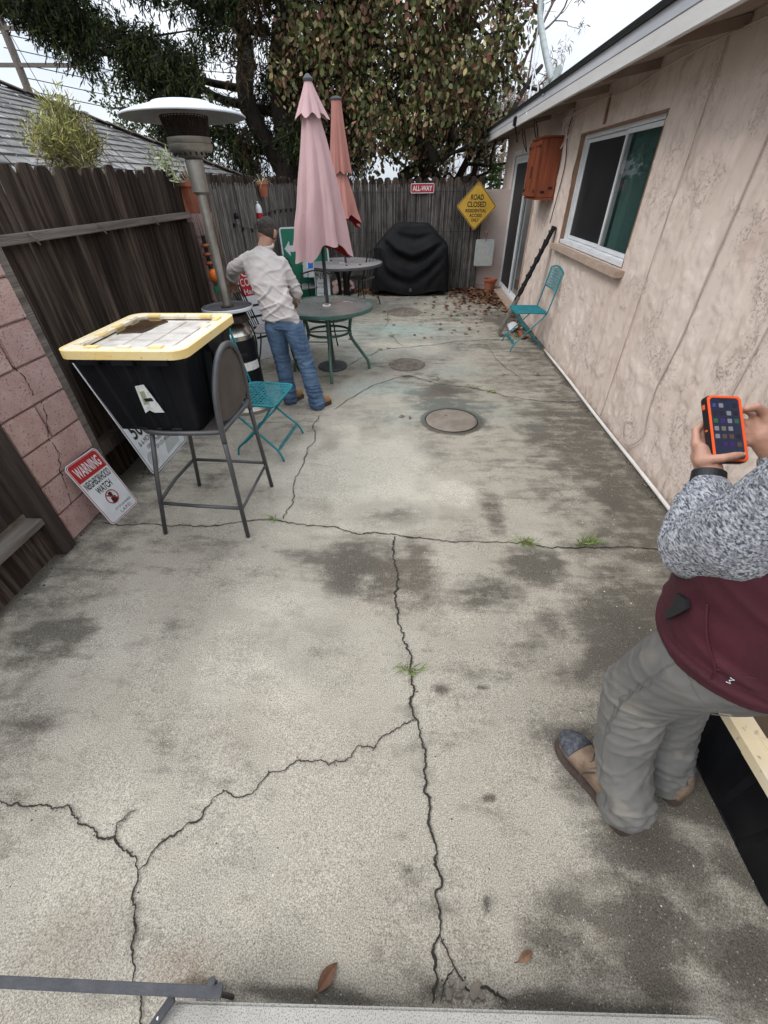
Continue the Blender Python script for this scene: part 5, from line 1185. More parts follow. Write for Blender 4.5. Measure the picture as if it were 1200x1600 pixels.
mb = MB(); sp2 = [((-1.165, 3.935, .775), .172, .118), ((-1.17, 3.945, .84), .166, .115), ((-1.195, 3.96, .93), .155, .108), ((-1.25, 4.02, 1.06), .170, .112), ((-1.285, 4.08, 1.17), .186, .115), ((-1.295, 4.135, 1.26), .168, .090), ((-1.29, 4.165, 1.305), .085, .070), ((-1.285, 4.178, 1.328), .064, .060)]
mb.loft(torso(sp2), 36); mb.chain([shL+Vector((.03, 0, -.01)), elL, wrL.lerp(elL, .30)], [.066, .056, .050]); mb.chain([shR+Vector((-.02, 0, -.01)), elR, wrR.lerp(elR, .2)], [.066, .054, .045])
def sdisp(p):
    q = p.z-.38*(p.x+1.2); a = noise.noise(Vector((p.x*4+p.z*5, p.y*4, q*13))); a = 1-abs(a)*2.4
    r_ = noise.noise(Vector((p.x*5, p.y*5, (p.z+.5*p.x)*15+4))); return (.0105*(max(0, 1-abs(noise.noise(Vector((p.x*3+p.z*3, p.y*4, q*12))))*5)-.3)+.008*(max(0, 1-abs(r_)*6)-.2))*(1.3 if p.z < 1.08 else .6)+fold(p, .002, 12, 20)
remesh(mb, 'shirt', m_shirt, .0075, P1, 5, disp=sdisp)
MB().tube([(-1.27+.062*math.cos(a), 4.185+.056*math.sin(a), 1.338+.012*math.sin(a)) for a in np.linspace(0, 2*PI, 25)[:-1]], .009, 8, closed=True, flat=1.6).build('collar', m_shirt, P1, smooth=True)
cfc = wrL.lerp(elL, .33); dd = (wrL-elL).normalized()
mb = MB(); u = dd.cross(Vector((0, 0, 1))).normalized(); v = u.cross(dd); mb.loft([(cfc-dd*.03, u*.058, v*.058), (cfc+dd*.012, u*.060, v*.060), (cfc+dd*.012, u*.05, v*.05)], 24); mb.build('rolled_cuff', m_shirt, P1, smooth=True)
mb = MB(); mb.loft(torso([((-1.145, 3.945, .70), .165, .112), ((-1.148, 3.945, .76), .168, .118), ((-1.15, 3.945, .82), .155, .108), ((-1.16, 3.95, .86), .12, .09)]), 32)
mb.chain([(-1.06, 3.935, .73), kneeR, (-.912, 3.855, .11), (-.905, 3.85, .055)], [.098, .079, .074, .078]); mb.chain([(-1.232, 3.95, .73), kneeL, (-1.207, 3.96, .11), (-1.205, 3.96, .055)], [.098, .077, .072, .075])
def jdisp(p):
    k = .35+1.1*max(0, 1-abs(p.z-.14)/.2)+.5*max(0, 1-abs(p.z-.45)/.14); a = noise.noise(Vector((p.x*6, p.y*6, p.z*30+2*p.x))); return .012*k*(max(0, 1-abs(a)*4)-.3)+fold(p, .003, 14, 18)
remesh(mb, 'jeans', m_jeans, .0072, P1, 4, disp=jdisp)
for s_ in (-1, 1):
    cx_ = -1.145+s_*.088; MB().add([(cx_-.06, 3.827-.0, .80), (cx_+.06, 3.827, .80), (cx_+.056, 3.822, .70), (cx_, 3.822, .675), (cx_-.056, 3.822, .70)], [(0, 1, 2, 3, 4)])
hm = MB(); hc = Vector((-1.262, 4.265, 1.43)); hr = (R_(-22), R_(6), R_(-16)); hm.ell(hc+Vector((.001, .004, .026)), (.0765, .095, .088), rot=hr, seg=28, rings=20)
hm.v = [v for v in hm.v]; remesh(hm, 'hair', m_hair, .006, P1, 2, disp=lambda p: .003*noise.noise(p*60))
hf = MB(); hf.ell(hc+Vector((.001, -.008, -.002)), (.0762, .090, .078), rot=hr, seg=28, rings=20); remesh(hf, 'shaved_sides', m_fade, .006, P1, 2)
boot(P1, (-.925, 3.795), (-.80, 3.99), m_boot1, m_sole, lace=False); boot(P1, (-1.225, 3.90), (-1.12, 4.14), m_boot1, m_sole, lace=False)

# ---- man in the right foreground holding a phone
P2 = thing('person', 'man in grey knit sweater and maroon vest at the right, holding a phone', 'person')
pc = Vector((.763, .955, 1.277)); pxx, pup, pn = Vector((.996, .076, -.053)), Vector((-.021, .738, .674)), Vector((.09, -.67, .737))
Ph = lambda a, b, c: pc+pxx*a+pup*b+pn*c
fv = Vector((-.47, .88, 0)); lv_ = Vector((-.88, -.47, 0))
C0 = Vector((.845, .685, 0))
hL, kL, aL = C0+lv_*.09+Vector((0, 0, .87)), Vector((.735, .700, .50)), Vector((.752, .575, .10))
hR, kR, aR = C0-lv_*.09+Vector((0, 0, .87)), Vector((.905, .770, .50)), Vector((.945, .665, .10))
sL, sR = C0+lv_*.185+Vector((.035, .01, 1.38)), C0-lv_*.185+Vector((.02, .02, 1.38))
eL, eR = Vector((.685, .755, 1.085)), Vector((1.06, .82, 1.10))
wL = Ph(-.034, -.098, -.022); wR = Ph(.135, -.050, -.025)
Z = Vector((0, 0, 1))
def T2(sp, inf=0): return [(C0+fv*o+Z*z, lv_*(a+inf), fv*(b+inf)) for z, a, b, o in sp]
mb = MB(); mb.loft(T2([(.84, .165, .115, 0), (1.0, .15, .12, .01), (1.2, .165, .12, .0), (1.36, .15, .095, -.01), (1.44, .065, .06, -.01), (1.52, .057, .058, .0)]), 28)
for a, b, c in ((hL, kL, aL), (hR, kR, aR)): mb.chain([a, b, c], [.080, .055, .036]); mb.cap(c, c+fv*.05-Z*.045, .032, .025)
mb.chain([sL, eL, wL], [.055, .046, .028]); mb.chain([sR, eR, wR], [.055, .046, .028])
head(mb, C0+fv*.06+Z*1.615, (R_(-28), 0, math.atan2(-fv.x, fv.y)))
# left hand: palm under the phone, thumb across its lower edge, fingers behind
hand(mb, wL, Ph(-.034, -.060, -.030), [Ph(-.056, -.030, -.026), Ph(-.038, -.022, -.036), Ph(-.018, -.024, -.038), Ph(-.000, -.034, -.036)],
  [[Ph(-.056, -.030, -.026), Ph(-.050, .008, -.030), Ph(-.028, .026, -.026), Ph(-.010, .034, -.020)], [Ph(-.038, -.022, -.036), Ph(-.026, .006, -.036), Ph(-.002, .012, -.030), Ph(.016, .014, -.021)],
   [Ph(-.018, -.024, -.038), Ph(-.006, -.012, -.038), Ph(.020, -.008, -.030), Ph(.036, -.006, -.020)], [Ph(.0, -.034, -.036), Ph(.014, -.032, -.034), Ph(.036, -.030, -.022), Ph(.050, -.026, -.006)]],
  [Ph(-.050, -.084, -.014), Ph(-.050, -.078, .006), Ph(-.030, -.079, .020), Ph(-.006, -.074, .020), Ph(.012, -.070, .018)], r=.0086)
mb.cap(Ph(-.058, -.075, -.012), Ph(-.055, -.045, -.014), .018, .014)
# right hand: thumb on the right edge, fingers curled behind
hand(mb, wR, Ph(.108, -.008, -.020), [Ph(.098, .040, -.016), Ph(.092, .022, -.028), Ph(.086, .002, -.034), Ph(.082, -.018, -.034)],
  [[Ph(.098, .040, -.016), Ph(.084, .062, -.024), Ph(.056, .060, -.028), Ph(.034, .052, -.022)], [Ph(.092, .022, -.028), Ph(.074, .038, -.036), Ph(.046, .038, -.034), Ph(.026, .034, -.021)],
   [Ph(.086, .002, -.034), Ph(.068, .014, -.040), Ph(.044, .016, -.036), Ph(.028, .014, -.022)], [Ph(.082, -.018, -.034), Ph(.066, -.010, -.040), Ph(.048, -.008, -.034), Ph(.036, -.008, -.022)]],
  [Ph(.112, .012, -.004), Ph(.098, .040, .006), Ph(.074, .053, .012), Ph(.052, .050, .009)], r=.0088, rt=.0112)
remesh(mb, 'body', m_skin2, .0042, P2, 4, disp=lambda p: .0005*noise.noise(p*70))
for q in (Ph(.0165, -.0695, .0235),): MB().ell(q, (.0065, .005, .002), rot=(R_(48), 0, R_(70)), seg=10, rings=6).build('nail', m_skin2, P2, smooth=True)
# wrist band
wd = (wL-eL).normalized(); u = wd.cross(Z).normalized(); v = u.cross(wd); wc = wL-wd*.018
mb = MB(); seg = 30
for t_, (rr) in ((-.013, .0355), (-.011, .038), (.011, .037), (.013, .0345)): pass
mb.loft([(wc+wd*t_, u*rr, v*rr*.92) for t_, rr in ((-.013, .0325), (-.012, .0365), (.012, .0355), (.013, .0325))], 30); mb.build('wrist_strap', m_black_c, P2, smooth=False)
# knit sleeves
mb = MB(); mb.chain([sL-lv_*.02, eL+(sL-eL)*.45-Z*.035+lv_*.01-fv*.02, eL-Z*.01, eL.lerp(wL, .40), eL.lerp(wL, .66)], [.098, .100, .082, .068, .047])
mb.chain([sR, eR+(sR-eR)*.45, eR, eR.lerp(wR, .5), eR.lerp(wR, .86)], [.088, .080, .074, .060, .050])
mb.loft(T2([(1.02, .18, .14, .0), (1.2, .188, .14, .0), (1.37, .172, .11, -.01), (1.43, .10, .085, -.01), (1.47, .075, .07, -.005)]), 32)
def kdisp(p):
    d = max(0, 1-(p-Vector((.72, .86, 1.13))).length/.16); a = noise.noise(Vector((p.x*9+p.y*9, p.z*34-p.y*12, 2.))); return .011*d*(1-abs(a)*2.4)+fold(p, .004, 9, 14)+.0012*noise.noise(p*140)
remesh(mb, 'knit_sweater', m_knit, .0052, P2, 4, disp=kdisp)
# vest
mb = MB(); mb.loft(T2([(.835, .204, .185, -.015), (.86, .210, .192, -.015), (.93, .205, .186, -.008), (1.02, .203, .175, .0), (1.2, .205, .165, .0), (1.34, .165, .125, -.01), (1.40, .12, .10, -.01)]), 44)
def vdisp(p): return .006*(1-abs(noise.noise(Vector((p.x*5, p.y*5, p.z*20+p.x*6))))*2.3)+.006*math.exp(-((p.z-.865)/.007)**2)-.003*math.exp(-((p.z-.895)/.004)**2)
remesh(mb, 'vest', m_vest, .0062, P2, 4, disp=vdisp)
def on_vest(ang, z, r=.0): # angle from left side toward back
    d = lv_*math.cos(ang)-fv*math.sin(ang); return C0+fv*.003+Z*z+(lv_*math.cos(ang)*(.212+r)-fv*math.sin(ang)*(.177+r))
MB().tube(bez([on_vest(-.15, 1.04, .002), on_vest(.05, .97, .003), on_vest(.30, .905, .003), on_vest(.33, .87, .004)], 5), .0028, 5).build('pocket_seam', m_vest, P2)
MB().tube(bez([on_vest(.30, .905, .003), on_vest(.7, .93, .003), on_vest(1.2, .955, .003)], 5), .0022, 5).build('pocket_seam', m_vest, P2)
lg = [on_vest(.44, .885+.0, .0075), on_vest(.50, .885, .0075), on_vest(.46, .897, .0075), on_vest(.51, .907, .0075), on_vest(.445, .909, .0075)]
lg = [lg[2]+(q_-lg[2])*.7 for q_ in lg]; MB().tube(lg, .0011, 5).build('logo', m_swhite, P2)
pq = [(-.50, 1.0), (-.36, 1.012), (-.27, 1.0), (-.30, .982), (-.36, .95), (-.43, .92), (-.49, .935), (-.46, .965)]
mb = MB(); vs = [on_vest(a_, z_, .002) for a_, z_ in pq]+[on_vest(a_, z_, .012) for a_, z_ in pq]; mb.add(vs, [tuple(range(8)), tuple(range(15, 7, -1))]+[(i, (i+1) % 8, 8+(i+1) % 8, 8+i) for i in range(8)]); mb.build('belt_pouch', m_black_c, P2)
def seamline(pts, off=.0): 
    MB().tube(bez(pts, 6), .0016, 5).build('seam', m_seam, P2)
# trousers
mb = MB(); mb.loft(T2([(.72, .165, .135, -.01), (.80, .185, .160, -.015), (.90, .180, .160, -.012), (.96, .165, .13, 0)]), 40)
mb.chain([hL-Z*.09, hL.lerp(kL, .55), kL+fv*.01, kL.lerp(aL, .55)+fv*.012, aL+Z*.03-fv*.030, aL-Z*.025-fv*.034], [.116, .108, .096, .086, .080, .082])
mb.chain([hR-Z*.09, hR.lerp(kR, .55), kR+fv*.01, kR.lerp(aR, .55)+fv*.012, aR+Z*.02, aR-Z*.03-fv*.012], [.116, .106, .094, .086, .084, .084])
def tdisp(p):
    k = .30+1.25*max(0, 1-abs(p.z-.14)/.16)+.6*max(0, 1-abs(p.z-.50)/.17)
    r1, r2 = p.z-.9*(p.x-.8), p.z+.8*(p.y-.6); a = noise.noise(Vector((p.x*4, p.y*4, r1*13))); b = noise.noise(Vector((p.x*6+3, p.y*6, r2*17))); c = noise.noise(Vector((p.x*11, p.y*11, p.z*26)))
    return .0085*k*(max(0, 1-abs(a)*5)-.25)+.0065*k*(max(0, 1-abs(b)*5)-.25)+.0015*c*k
tro = remesh(mb, 'trousers', m_grey_p, .0062, P2, 4, disp=tdisp)
def seam_on(ob, pts, r=.0016, off=.0006, m_=m_seam, name='seam'):
    o_ = []
    for p in bez(pts, 10):
        ok, loc, nr, _ = ob.closest_point_on_mesh(p)
        o_.append(loc+nr*off)
    MB().tube(o_, r, 5).build(name, m_, P2)
seam_on(tro, [C0+lv_*.24+fv*.03+Z*.84, hL.lerp(kL, .4)+lv_*.16+fv*.01, kL+lv_*.14, kL.lerp(aL, .6)+lv_*.13+fv*.03, aL+lv_*.12])
seam_on(tro, [C0+lv_*.245+fv*.036+Z*.84, hL.lerp(kL, .4)+lv_*.16+fv*.018, kL+lv_*.14+fv*.008, kL.lerp(aL, .6)+lv_*.13+fv*.038], .0009)
seam_on(tro, [C0+lv_*.14-fv*.14+Z*.80, C0+lv_*.17-fv*.12+Z*.74, C0+lv_*.12-fv*.16+Z*.66, C0+lv_*.02-fv*.2+Z*.65])
seam_on(tro, [C0+lv_*.22-fv*.02+Z*.83, C0+lv_*.2-fv*.07+Z*.78, C0+lv_*.16-fv*.11+Z*.76], .0013)
seam_on(tro, [C0-fv*.22+lv_*.0+Z*.80, C0-fv*.2+Z*.72, C0-fv*.16+Z*.64], .0014)
seam_on(tro, [Vector(aL)+Z*.022+lv_*.09*math.cos(a_)-fv*(.034+.09*math.sin(a_)) for a_ in np.linspace(-1.4, 3.0, 9)], .0013, .0004)
boot(P2, (.788, .478), (.640, .785), m_boot2, m_sole, m_toe); boot(P2, (1.00, .575), (.865, .86), m_boot2, m_sole, m_toe)
hm = MB(); hm.ell(C0+fv*.030+Z*1.662, (.085, .102, .092), rot=(R_(-28), 0, math.atan2(-fv.x, fv.y)), seg=24, rings=16); hm.build('hair', m_hair, P2, smooth=True)

# the phone
pt_ = thing('phone', 'mobile phone in black and orange case with home screen lit, held by the man', 'phone')
pt_.matrix_world = Matrix(((pxx.x, pup.x, pn.x, pc.x), (pxx.y, pup.y, pn.y, pc.y), (pxx.z, pup.z, pn.z, pc.z), (0, 0, 0, 1)))
MB().prism(rrect(-.044, -.084, .044, .084, .013), -.014, .003).build('case', m_black_c, pt_, bevel=.002)
MB().ring(rrect(-.0425, -.0825, .0425, .0825, .012), rrect(-.0365, -.0765, .0365, .0765, .009), .0031, .0062).build('orange_bumper', m_porange, pt_, bevel=.0008)
m_scr = bpy.data.materials.new('lit_screen'); m_scr.use_nodes = True; b_ = m_scr.node_tree.nodes['Principled BSDF']; b_.inputs['Base Color'].default_value = (.01, .012, .02, 1); b_.inputs['Roughness'].default_value = .12
b_.inputs['Emission Color'].default_value = (.03, .035, .07, 1); b_.inputs['Emission Strength'].default_value = .6
MB().prism(rrect(-.0364, -.0764, .0364, .0764, .009), .0030, .0040).build('screen', m_scr, pt_)
def em(name, c, s_=.5):
    m = bpy.data.materials.new(name); m.use_nodes = True; b = m.node_tree.nodes['Principled BSDF']; b.inputs['Base Color'].default_value = tuple(x*.2 for x in c)+(1,); b.inputs['Emission Color'].default_value = tuple(x*.75 for x in c)+(1,); b.inputs['Emission Strength'].default_value = s_*.34; return m
ic = {'w': em('icon_white', (.6, .6, .65)), 'b': em('icon_blue', (.04, .10, .5)), 'p': em('icon_purple', (.12, .05, .35)), 'r': em('icon_red', (.4, .08, .12)), 'g': em('icon_green', (.08, .3, .14)), 'k': em('icon_dark', (.03, .03, .05)), 'o': em('icon_brown', (.3, .17, .10)), 'y': em('icon_cream', (.45, .42, .3))}
rows = ['bwrk', 'kkwk', 'gpwg', 'wywg', 'wooK', 'bppo']
for j, row in enumerate(rows):
    for i, c in enumerate(row):
        if (i*7+j*5) % 11 == 3: continue
        x_, y_ = -.026+i*.0173, .058-j*.0195; MB().prism(rrect(x_-.0055, y_-.0055, x_+.0055, y_+.0055, .0015, 2), .0041, .0044).build('app_icon', ic[c.lower()], pt_)
text_obj('f', .003, .007, ic['w'], pt_, -.026, .058, .0047); MB().prism(rrect(-.009, .0705, .009, .0745, .002, 3), .0041, .0045).build('camera_notch', m_dark, pt_)
MB().prism(rrect(-.003, -.068, .003, -.062, .0012, 2), .0041, .0044).build('app_icon', ic['g'], pt_)
for yy, h_ in ((.055, .012), (-.005, .004)): MB().box((-.0445, yy, -.005), (.002, h_, .006)).build('side_button', m_porange, pt_)

# ================================================================== NEIGHBOUR ROOF
nh = thing('neighbour_house', 'neighbouring house with grey shingle roof sloping beyond the left fence', 'house')
ez, sl_ = 1.84, .42; ex_, cyy = -3.2, 10.0
V, Fq, C_ = [], [], []
rows_ = 34; ex = .17
for r in range(rows_):
    t0 = r*ex; yend = cyy-t0; y = -3.0+random.uniform(0, .2)
    while y < yend:
        wd_ = random.choice([.13, .17, .2, .24]); y1 = min(y+wd_-.006, yend); h0 = .012+random.uniform(0, .009); c = random.choice([.55, .75, .9, 1, 1.1, 1.3]); c = c*random.uniform(.9, 1.1)
        k = len(V); x0, x1 = ex_-t0+.02+random.uniform(-.008, .008), ex_-t0-ex
        for (xx, hh) in ((x0, h0), (x1, .002)):
            zz = ez+(ex_-xx)*sl_
            V += [(xx, y, zz+hh), (xx, y1, zz+hh)]
        V += [(x0+.001, y, ez+(ex_-x0)*sl_-.006), (x0+.001, y1, ez+(ex_-x0)*sl_-.006), (x0+.001, y, ez+(ex_-x0)*sl_+h0), (x0+.001, y1, ez+(ex_-x0)*sl_+h0)]
        Fq += [(k, k+1, k+3, k+2), (k+4, k+5, k+7, k+6)]; C_ += [(c, c, c*1.02)]*4+[(.5, .49, .48)]*4; y += wd_  # riser faces coloured darker to draw shadow lines between the courses
# far hip plane, mossy brown
for r in range(rows_):
    t0 = r*ex
    k = len(V); y0, y1 = cyy-t0+.02, cyy-t0-ex
    xa, xb = ex_-t0, ex_-12
    V += [(xa, y0, ez+t0*sl_+.02), (xb, y0, ez+t0*sl_+.02), (xb, y1, ez+(t0+ex)*sl_), (xa-ex, y1, ez+(t0+ex)*sl_)]; Fq += [(k, k+1, k+2, k+3)]; C_ += [(.5, .36, .28)]*4
np_mesh('shingles', V, Fq, m_rooft, nh, cols=np.array(C_), kind='stuff')
hp = MB()
for i in range(26):
    t0 = i*.22; a = Vector((ex_-t0, cyy-t0, ez+t0*sl_+.03)); b = Vector((ex_-t0-.24, cyy-t0-.24, ez+(t0+.24)*sl_+.045)); hp.beam(a, b, .2, .014)
hp.build('hip_cap', mat('brown_hip_shingle', (.16, .115, .09), (.25, .22, .2), scale=6, rough=.95), nh)
MB().box((ex_-6.2, 3.4, .9), (12, 12.6, 1.75)).build('house_wall', m_stucco2, nh)
MB().box((ex_-.02, 3.5, ez-.05), (.05, 13, .14)).build('gutter', m_fascia, nh)

# ================================================================== UTILITY POLES AND WIRES
up_ = thing('utility_pole', 'leaning wooden utility pole with crossarms above the neighbour roof', 'utility pole', (-17.2, 25, 0))
MB().tube([(0.2, 0, -1), (0, 0, 7.9)], [.19, .14], 12).build('pole', m_rail, up_)
for z, w_ in ((7.0, 3.2), (5.95, 4.2)): MB().beam((-w_/2+.8, -.05, z), (w_/2+.8, -.05, z-.1), .11, .13).build('crossarm', m_rail, up_)
for k in range(5):
    y0 = 25+k*.1; z0 = 6.9-.45*k
    MB().tube(bez([(-.5+k*.2, 0, z0-.0), (6, 3, z0-.75), (14, 7, z0-.6), (24, 12, z0+.2)], 8), .016, 4).build('wire', m_blackm, up_)
MB().tube([(0.1, 0, 7.2), (1.6, -.4, 3.0)], .015, 4).build('guy_wire', m_blackm, up_)
for k, (x_, y_, r, h_, lb_) in enumerate([(1.55, 28, .10, 6.2, 'tall thin dark pole left of the far trunks behind the back fence'), (1.95, 28, .055, 5.6, 'thin grey pole next to the taller dark one behind the back fence')]):
    o = thing('utility_pole', lb_, 'utility pole', (x_, y_, 0)); MB().tube([(0, 0, 0), (.02, 0, h_)], r, 8).build('pole', m_bark, o)
tag(MB().tube(bez([(-3, 27, 4.3), (2, 27, 3.7), (6, 24, 4.2), (12, 20, 5.4)], 8), .03, 5).build('overhead_wire', m_blackm), 'thick overhead wire crossing the sky behind the house eave', 'wire')

# ================================================================== TREES
def leaf_quads(P, D, L_, Wd, cols, shape='oval'):
    """vectorised leaves: P base, D direction (n,3), L_,Wd (n,), cols (n,3)"""
    n = len(P); D = D/np.linalg.norm(D, axis=1, keepdims=True)
    r = rng.normal(size=(n, 3)); S = np.cross(D, r); S /= np.linalg.norm(S, axis=1, keepdims=True); N = np.cross(S, D)
    L_ = L_[:, None]; Wd = Wd[:, None]
    if shape == 'oval':
        pts = [P, P+D*L_*.32+S*Wd*.5+N*L_*.05, P+D*L_*.68+S*Wd*.42+N*L_*.04, P+D*L_, P+D*L_*.68-S*Wd*.42+N*L_*.04, P+D*L_*.32-S*Wd*.5+N*L_*.05]
        F = np.array([(0, 1, 2, 3), (0, 3, 4, 5)])
    else:
        pts = [P-S*Wd*.3, P+S*Wd*.3, P+D*L_*.6+S*Wd*.5, P+D*L_, P+D*L_, P+D*L_*.6-S*Wd*.5]; F = np.array([(0, 1, 2, 5), (5, 2, 3, 4)])
    V = np.stack(pts, 1).reshape(-1, 3); Fq = (F[None]+np.arange(n)[:, None, None]*6).reshape(-1, 4); C = np.repeat(cols, 6, 0)
    return V, Fq, C
def limb(mb, a, b, r0, r1, wob=.12, n=6):
    a, b = Vector(a), Vector(b); L_ = (b-a).length; pts = [a.lerp(b, t)+Vector((random.gauss(0, 1), random.gauss(0, 1), random.gauss(0, .6)))*wob*L_*.12*(1 if 0 < t < 1 else 0) for t in np.linspace(0, 1, n)]
    pts = bez(pts, 3); mb.tube(pts, [r0+(r1-r0)*i/(len(pts)-1) for i in range(len(pts))], 8); return pts
# broadleaf tree in the middle
bt_ = thing('broadleaf_tree', 'large tree with drooping heart shaped green and reddish leaves behind the back fence', 'tree', (.25, 11.9, 0))
mb = MB(); ends = []
for (tx, ty, h_, r) in [(-.5, -.3, 4.5, .13), (.15, .2, 5.0, .17), (.6, -.1, 4.2, .11), (-.15, .4, 5.2, .12), (.95, .3, 3.6, .09)]:
    p = limb(mb, (tx*.35, ty*.3, 0), (tx*2.4, ty*2, h_), r, r*.4, .5, 7)
    for k in range(7):
        q = p[len(p)//3+int(random.random()*len(p)*.6)]; e = q+Vector((random.gauss(0, 1.2), random.gauss(-.3, 1.0), random.uniform(-.1, 1.3))); limb(mb, q, e, r*.35, .012, .6, 5); ends.append(e)
mb.build('trunk', m_bark, bt_, smooth=True)
pal = np.array([(.090, .098, .034), (.055, .068, .022), (.13, .13, .055), (.070, .062, .028), (.16, .080, .050), (.20, .075, .060), (.30, .22, .12), (.38, .33, .15), (.13, .070, .040), (.04, .048, .02)])
pw = np.array([.20, .19, .14, .13, .09, .05, .05, .035, .07, .045]); pw /= pw.sum()
N = 6800
cl_c = np.array([[-2.5, -.8, 4.9, .9], [-1.7, -1.2, 4.1, .9], [-2.2, -1, 3.35, .75], [-.9, -1.3, 3.0, .8], [-1.1, -1.5, 4.9, 1.1], [0, -1.6, 4.2, 1.1], [.1, -1.4, 3.2, .85], [.8, -1.4, 3.7, .9], [.7, -1.2, 4.8, 1.0], [-.4, -.9, 2.55, .65], [.9, -.9, 2.75, .6], [-1.2, -.7, 2.35, .5], [.2, -.5, 2.35, .5], [1.25, -.8, 4.3, .6], [1.2, -1.0, 3.4, .5], [1.2, -1.3, 5.2, .7], [-2.9, -.2, 5.7, 1.2], [0, -1.0, 5.9, 1.3], [0.2, .3, 3.6, 1.2], [-1.2, .3, 4.0, 1.3], [-.2, .6, 2.6, .9], [-2.0, .2, 2.7, .6], [1.3, .2, 2.3, .35]])
pick = rng.choice(len(cl_c), N, p=(cl_c[:, 3]**2.2)/(cl_c[:, 3]**2.2).sum())
u_ = rng.normal(size=(N, 3)); u_ /= np.linalg.norm(u_, axis=1, keepdims=True); rad = rng.random(N)**.42
P = cl_c[pick, :3]+u_*(cl_c[pick, 3]*rad)[:, None]*np.array([1, .85, .8])
keep = np.array([noise.noise(Vector(p)*1.5) > -.14 for p in P.tolist()]); P = P[keep]; P = np.repeat(P, 8, 0); P = P+rng.normal(0, 1, P.shape)*np.array([.10, .10, .13]); n = len(P)
D = np.stack([rng.normal(0, .62, n), rng.normal(0, .62, n), -rng.normal(.85, .5, n)], 1)
cl = 1.6*pal[rng.choice(len(pal), n, p=pw)]*rng.uniform(.55, 1.4, (n, 1))
nzv = np.array([noise.noise(Vector(p)*.8+Vector((5, 5, 5))) for p in P.tolist()]); red = nzv > .18
cl[red] = cl[red]*.5+np.array([.13, .065, .045])*.5
V, Fq, C = leaf_quads(P, D, rng.uniform(.05, .125, n), rng.uniform(.035, .085, n), cl)
np_mesh('crown', V, Fq, m_leaf, bt_, cols=C)
mb = MB()
for k in range(120):
    q = P[rng.integers(n)]; mb.tube([Vector(q), Vector(q)+Vector((random.gauss(0, .12), random.gauss(0, .12), random.uniform(.1, .35)))], .005, 4)
mb.build('twigs', m_twig, bt_, kind='stuff')
# outer sprays towards the antenna
def spray_cloud(cent, rad, N, col, L0, L1, W0_, W1_, droop=(0, 0, -1), sq=(1, 1, 1), thr=-.2, fs=1.5, spread=.45):
    cent = np.array(cent); pk_ = rng.choice(len(cent), N, p=np.array(rad)**2.2/np.sum(np.array(rad)**2.2)); u = rng.normal(size=(N, 3)); u /= np.linalg.norm(u, axis=1, keepdims=True)
    P = cent[pk_]+u*(np.array(rad)[pk_]*rng.random(N)**.45)[:, None]*np.array(sq); k = np.array([noise.noise(Vector(p)*fs) > thr for p in P.tolist()]); P = P[k]; n = len(P)
    D = rng.normal(0, spread, (n, 3))+np.array(droop); c = np.array(col); cc = c[rng.integers(len(c), size=n)]*rng.uniform(.55, 1.4, (n, 1))
    return P, D, rng.uniform(L0, L1, n), rng.uniform(W0_, W1_, n), cc
def feather(P, D, L_, Wd, cc, k=7):
    """each base becomes a drooping spray of k narrow leaflets"""
    n = len(P); Dn = D/np.linalg.norm(D, axis=1, keepdims=True); out = []
    for i in range(k):
        t = (i+.3)/k; side = rng.normal(size=(n, 3)); b = P+Dn*(L_*t)[:, None]; d = Dn*.75+side*.42
        out.append((b, d, L_*.38, Wd, cc*rng.uniform(.75, 1.25, (n, 1))))
    return [np.concatenate([o[j] for o in out]) for j in range(5)]
# big dark conifer on the left
ct = thing('conifer_tree', 'huge dark feathery evergreen with thick trunk filling the upper left', 'tree', (-3.1, 12.4, 0))
limbpts = []; mb = MB(); tr = limb(mb, (0, 0, 0), (.25, .2, 7.5), .36, .2, .25, 7); limb(mb, (.1, 0, 1.2), (-.9, .4, 7.), .22, .12, .4, 7)
for a, b, r in [((.0, 0, 2.2), (-2.2, -.6, 2.9), .12), ((0, 0, 3.0), (-3.6, -1.4, 4.1), .11), ((.1, 0, 3.2), (2.2, -.5, 4.4), .12), ((0, .1, 2.4), (1.7, -.5, 2.9), .10), ((.1, 0, 4.2), (-4.4, -2.2, 5.2), .12), ((.1, 0, 4.6), (1.8, -1.8, 5.4), .11), ((0, 0, 5), (-2.4, -3.0, 6.0), .1), ((-.6, .3, 3.4), (-5.2, -.8, 4.6), .09)]:
    p = limb(mb, a, b, r*.8, .02, .5, 6); limbpts += [(q_.x, q_.y-.25, q_.z+.1, .5) for q_ in p[len(p)//4::2]]
    for k in range(5): q = p[int(len(p)*random.uniform(.3, .95))]; limb(mb, q, q+Vector((random.gauss(-.2, .7), random.gauss(-.2, .6), random.uniform(-.5, .5))), .03, .006, .4, 4)
mb.build('trunk', m_bark, ct, smooth=True)
cent = [(-1.0, -1.2, 4.9, 1.0), (-2.2, -1.8, 5.2, 1.1), (-3.4, -1.9, 4.9, 1.05), (-4.3, -2.1, 5.4, 1.1), (-2.9, -1.4, 4.0, .75), (-1.9, -1.2, 3.6, .75), (-1.3, -.7, 2.9, .6), (-2.2, -.6, 2.75, .55), (-.6, -1.1, 3.6, .8), (.4, -1.2, 4.5, 1.0), (1.2, -1.0, 3.8, .8), (1.7, -.9, 3.2, .7), (.9, -.9, 2.6, .6), (1.6, -.6, 2.3, .6), (.2, -1.4, 5.7, 1.2), (1.5, -1.2, 4.9, 1.0), (-3.5, -3, 6.3, 1.2), (-1.5, -3, 6.4, 1.3), (1.0, -2.2, 6.2, 1.2), (-5.2, -1.5, 5.6, 1.0), (.3, .6, 3.2, 1.0), (1.6, .8, 3.0, .9), (-.8, .6, 2.3, .7), (.9, .5, 2.1, .5), (-4.6, -1.0, 4.75, .7)]+limbpts
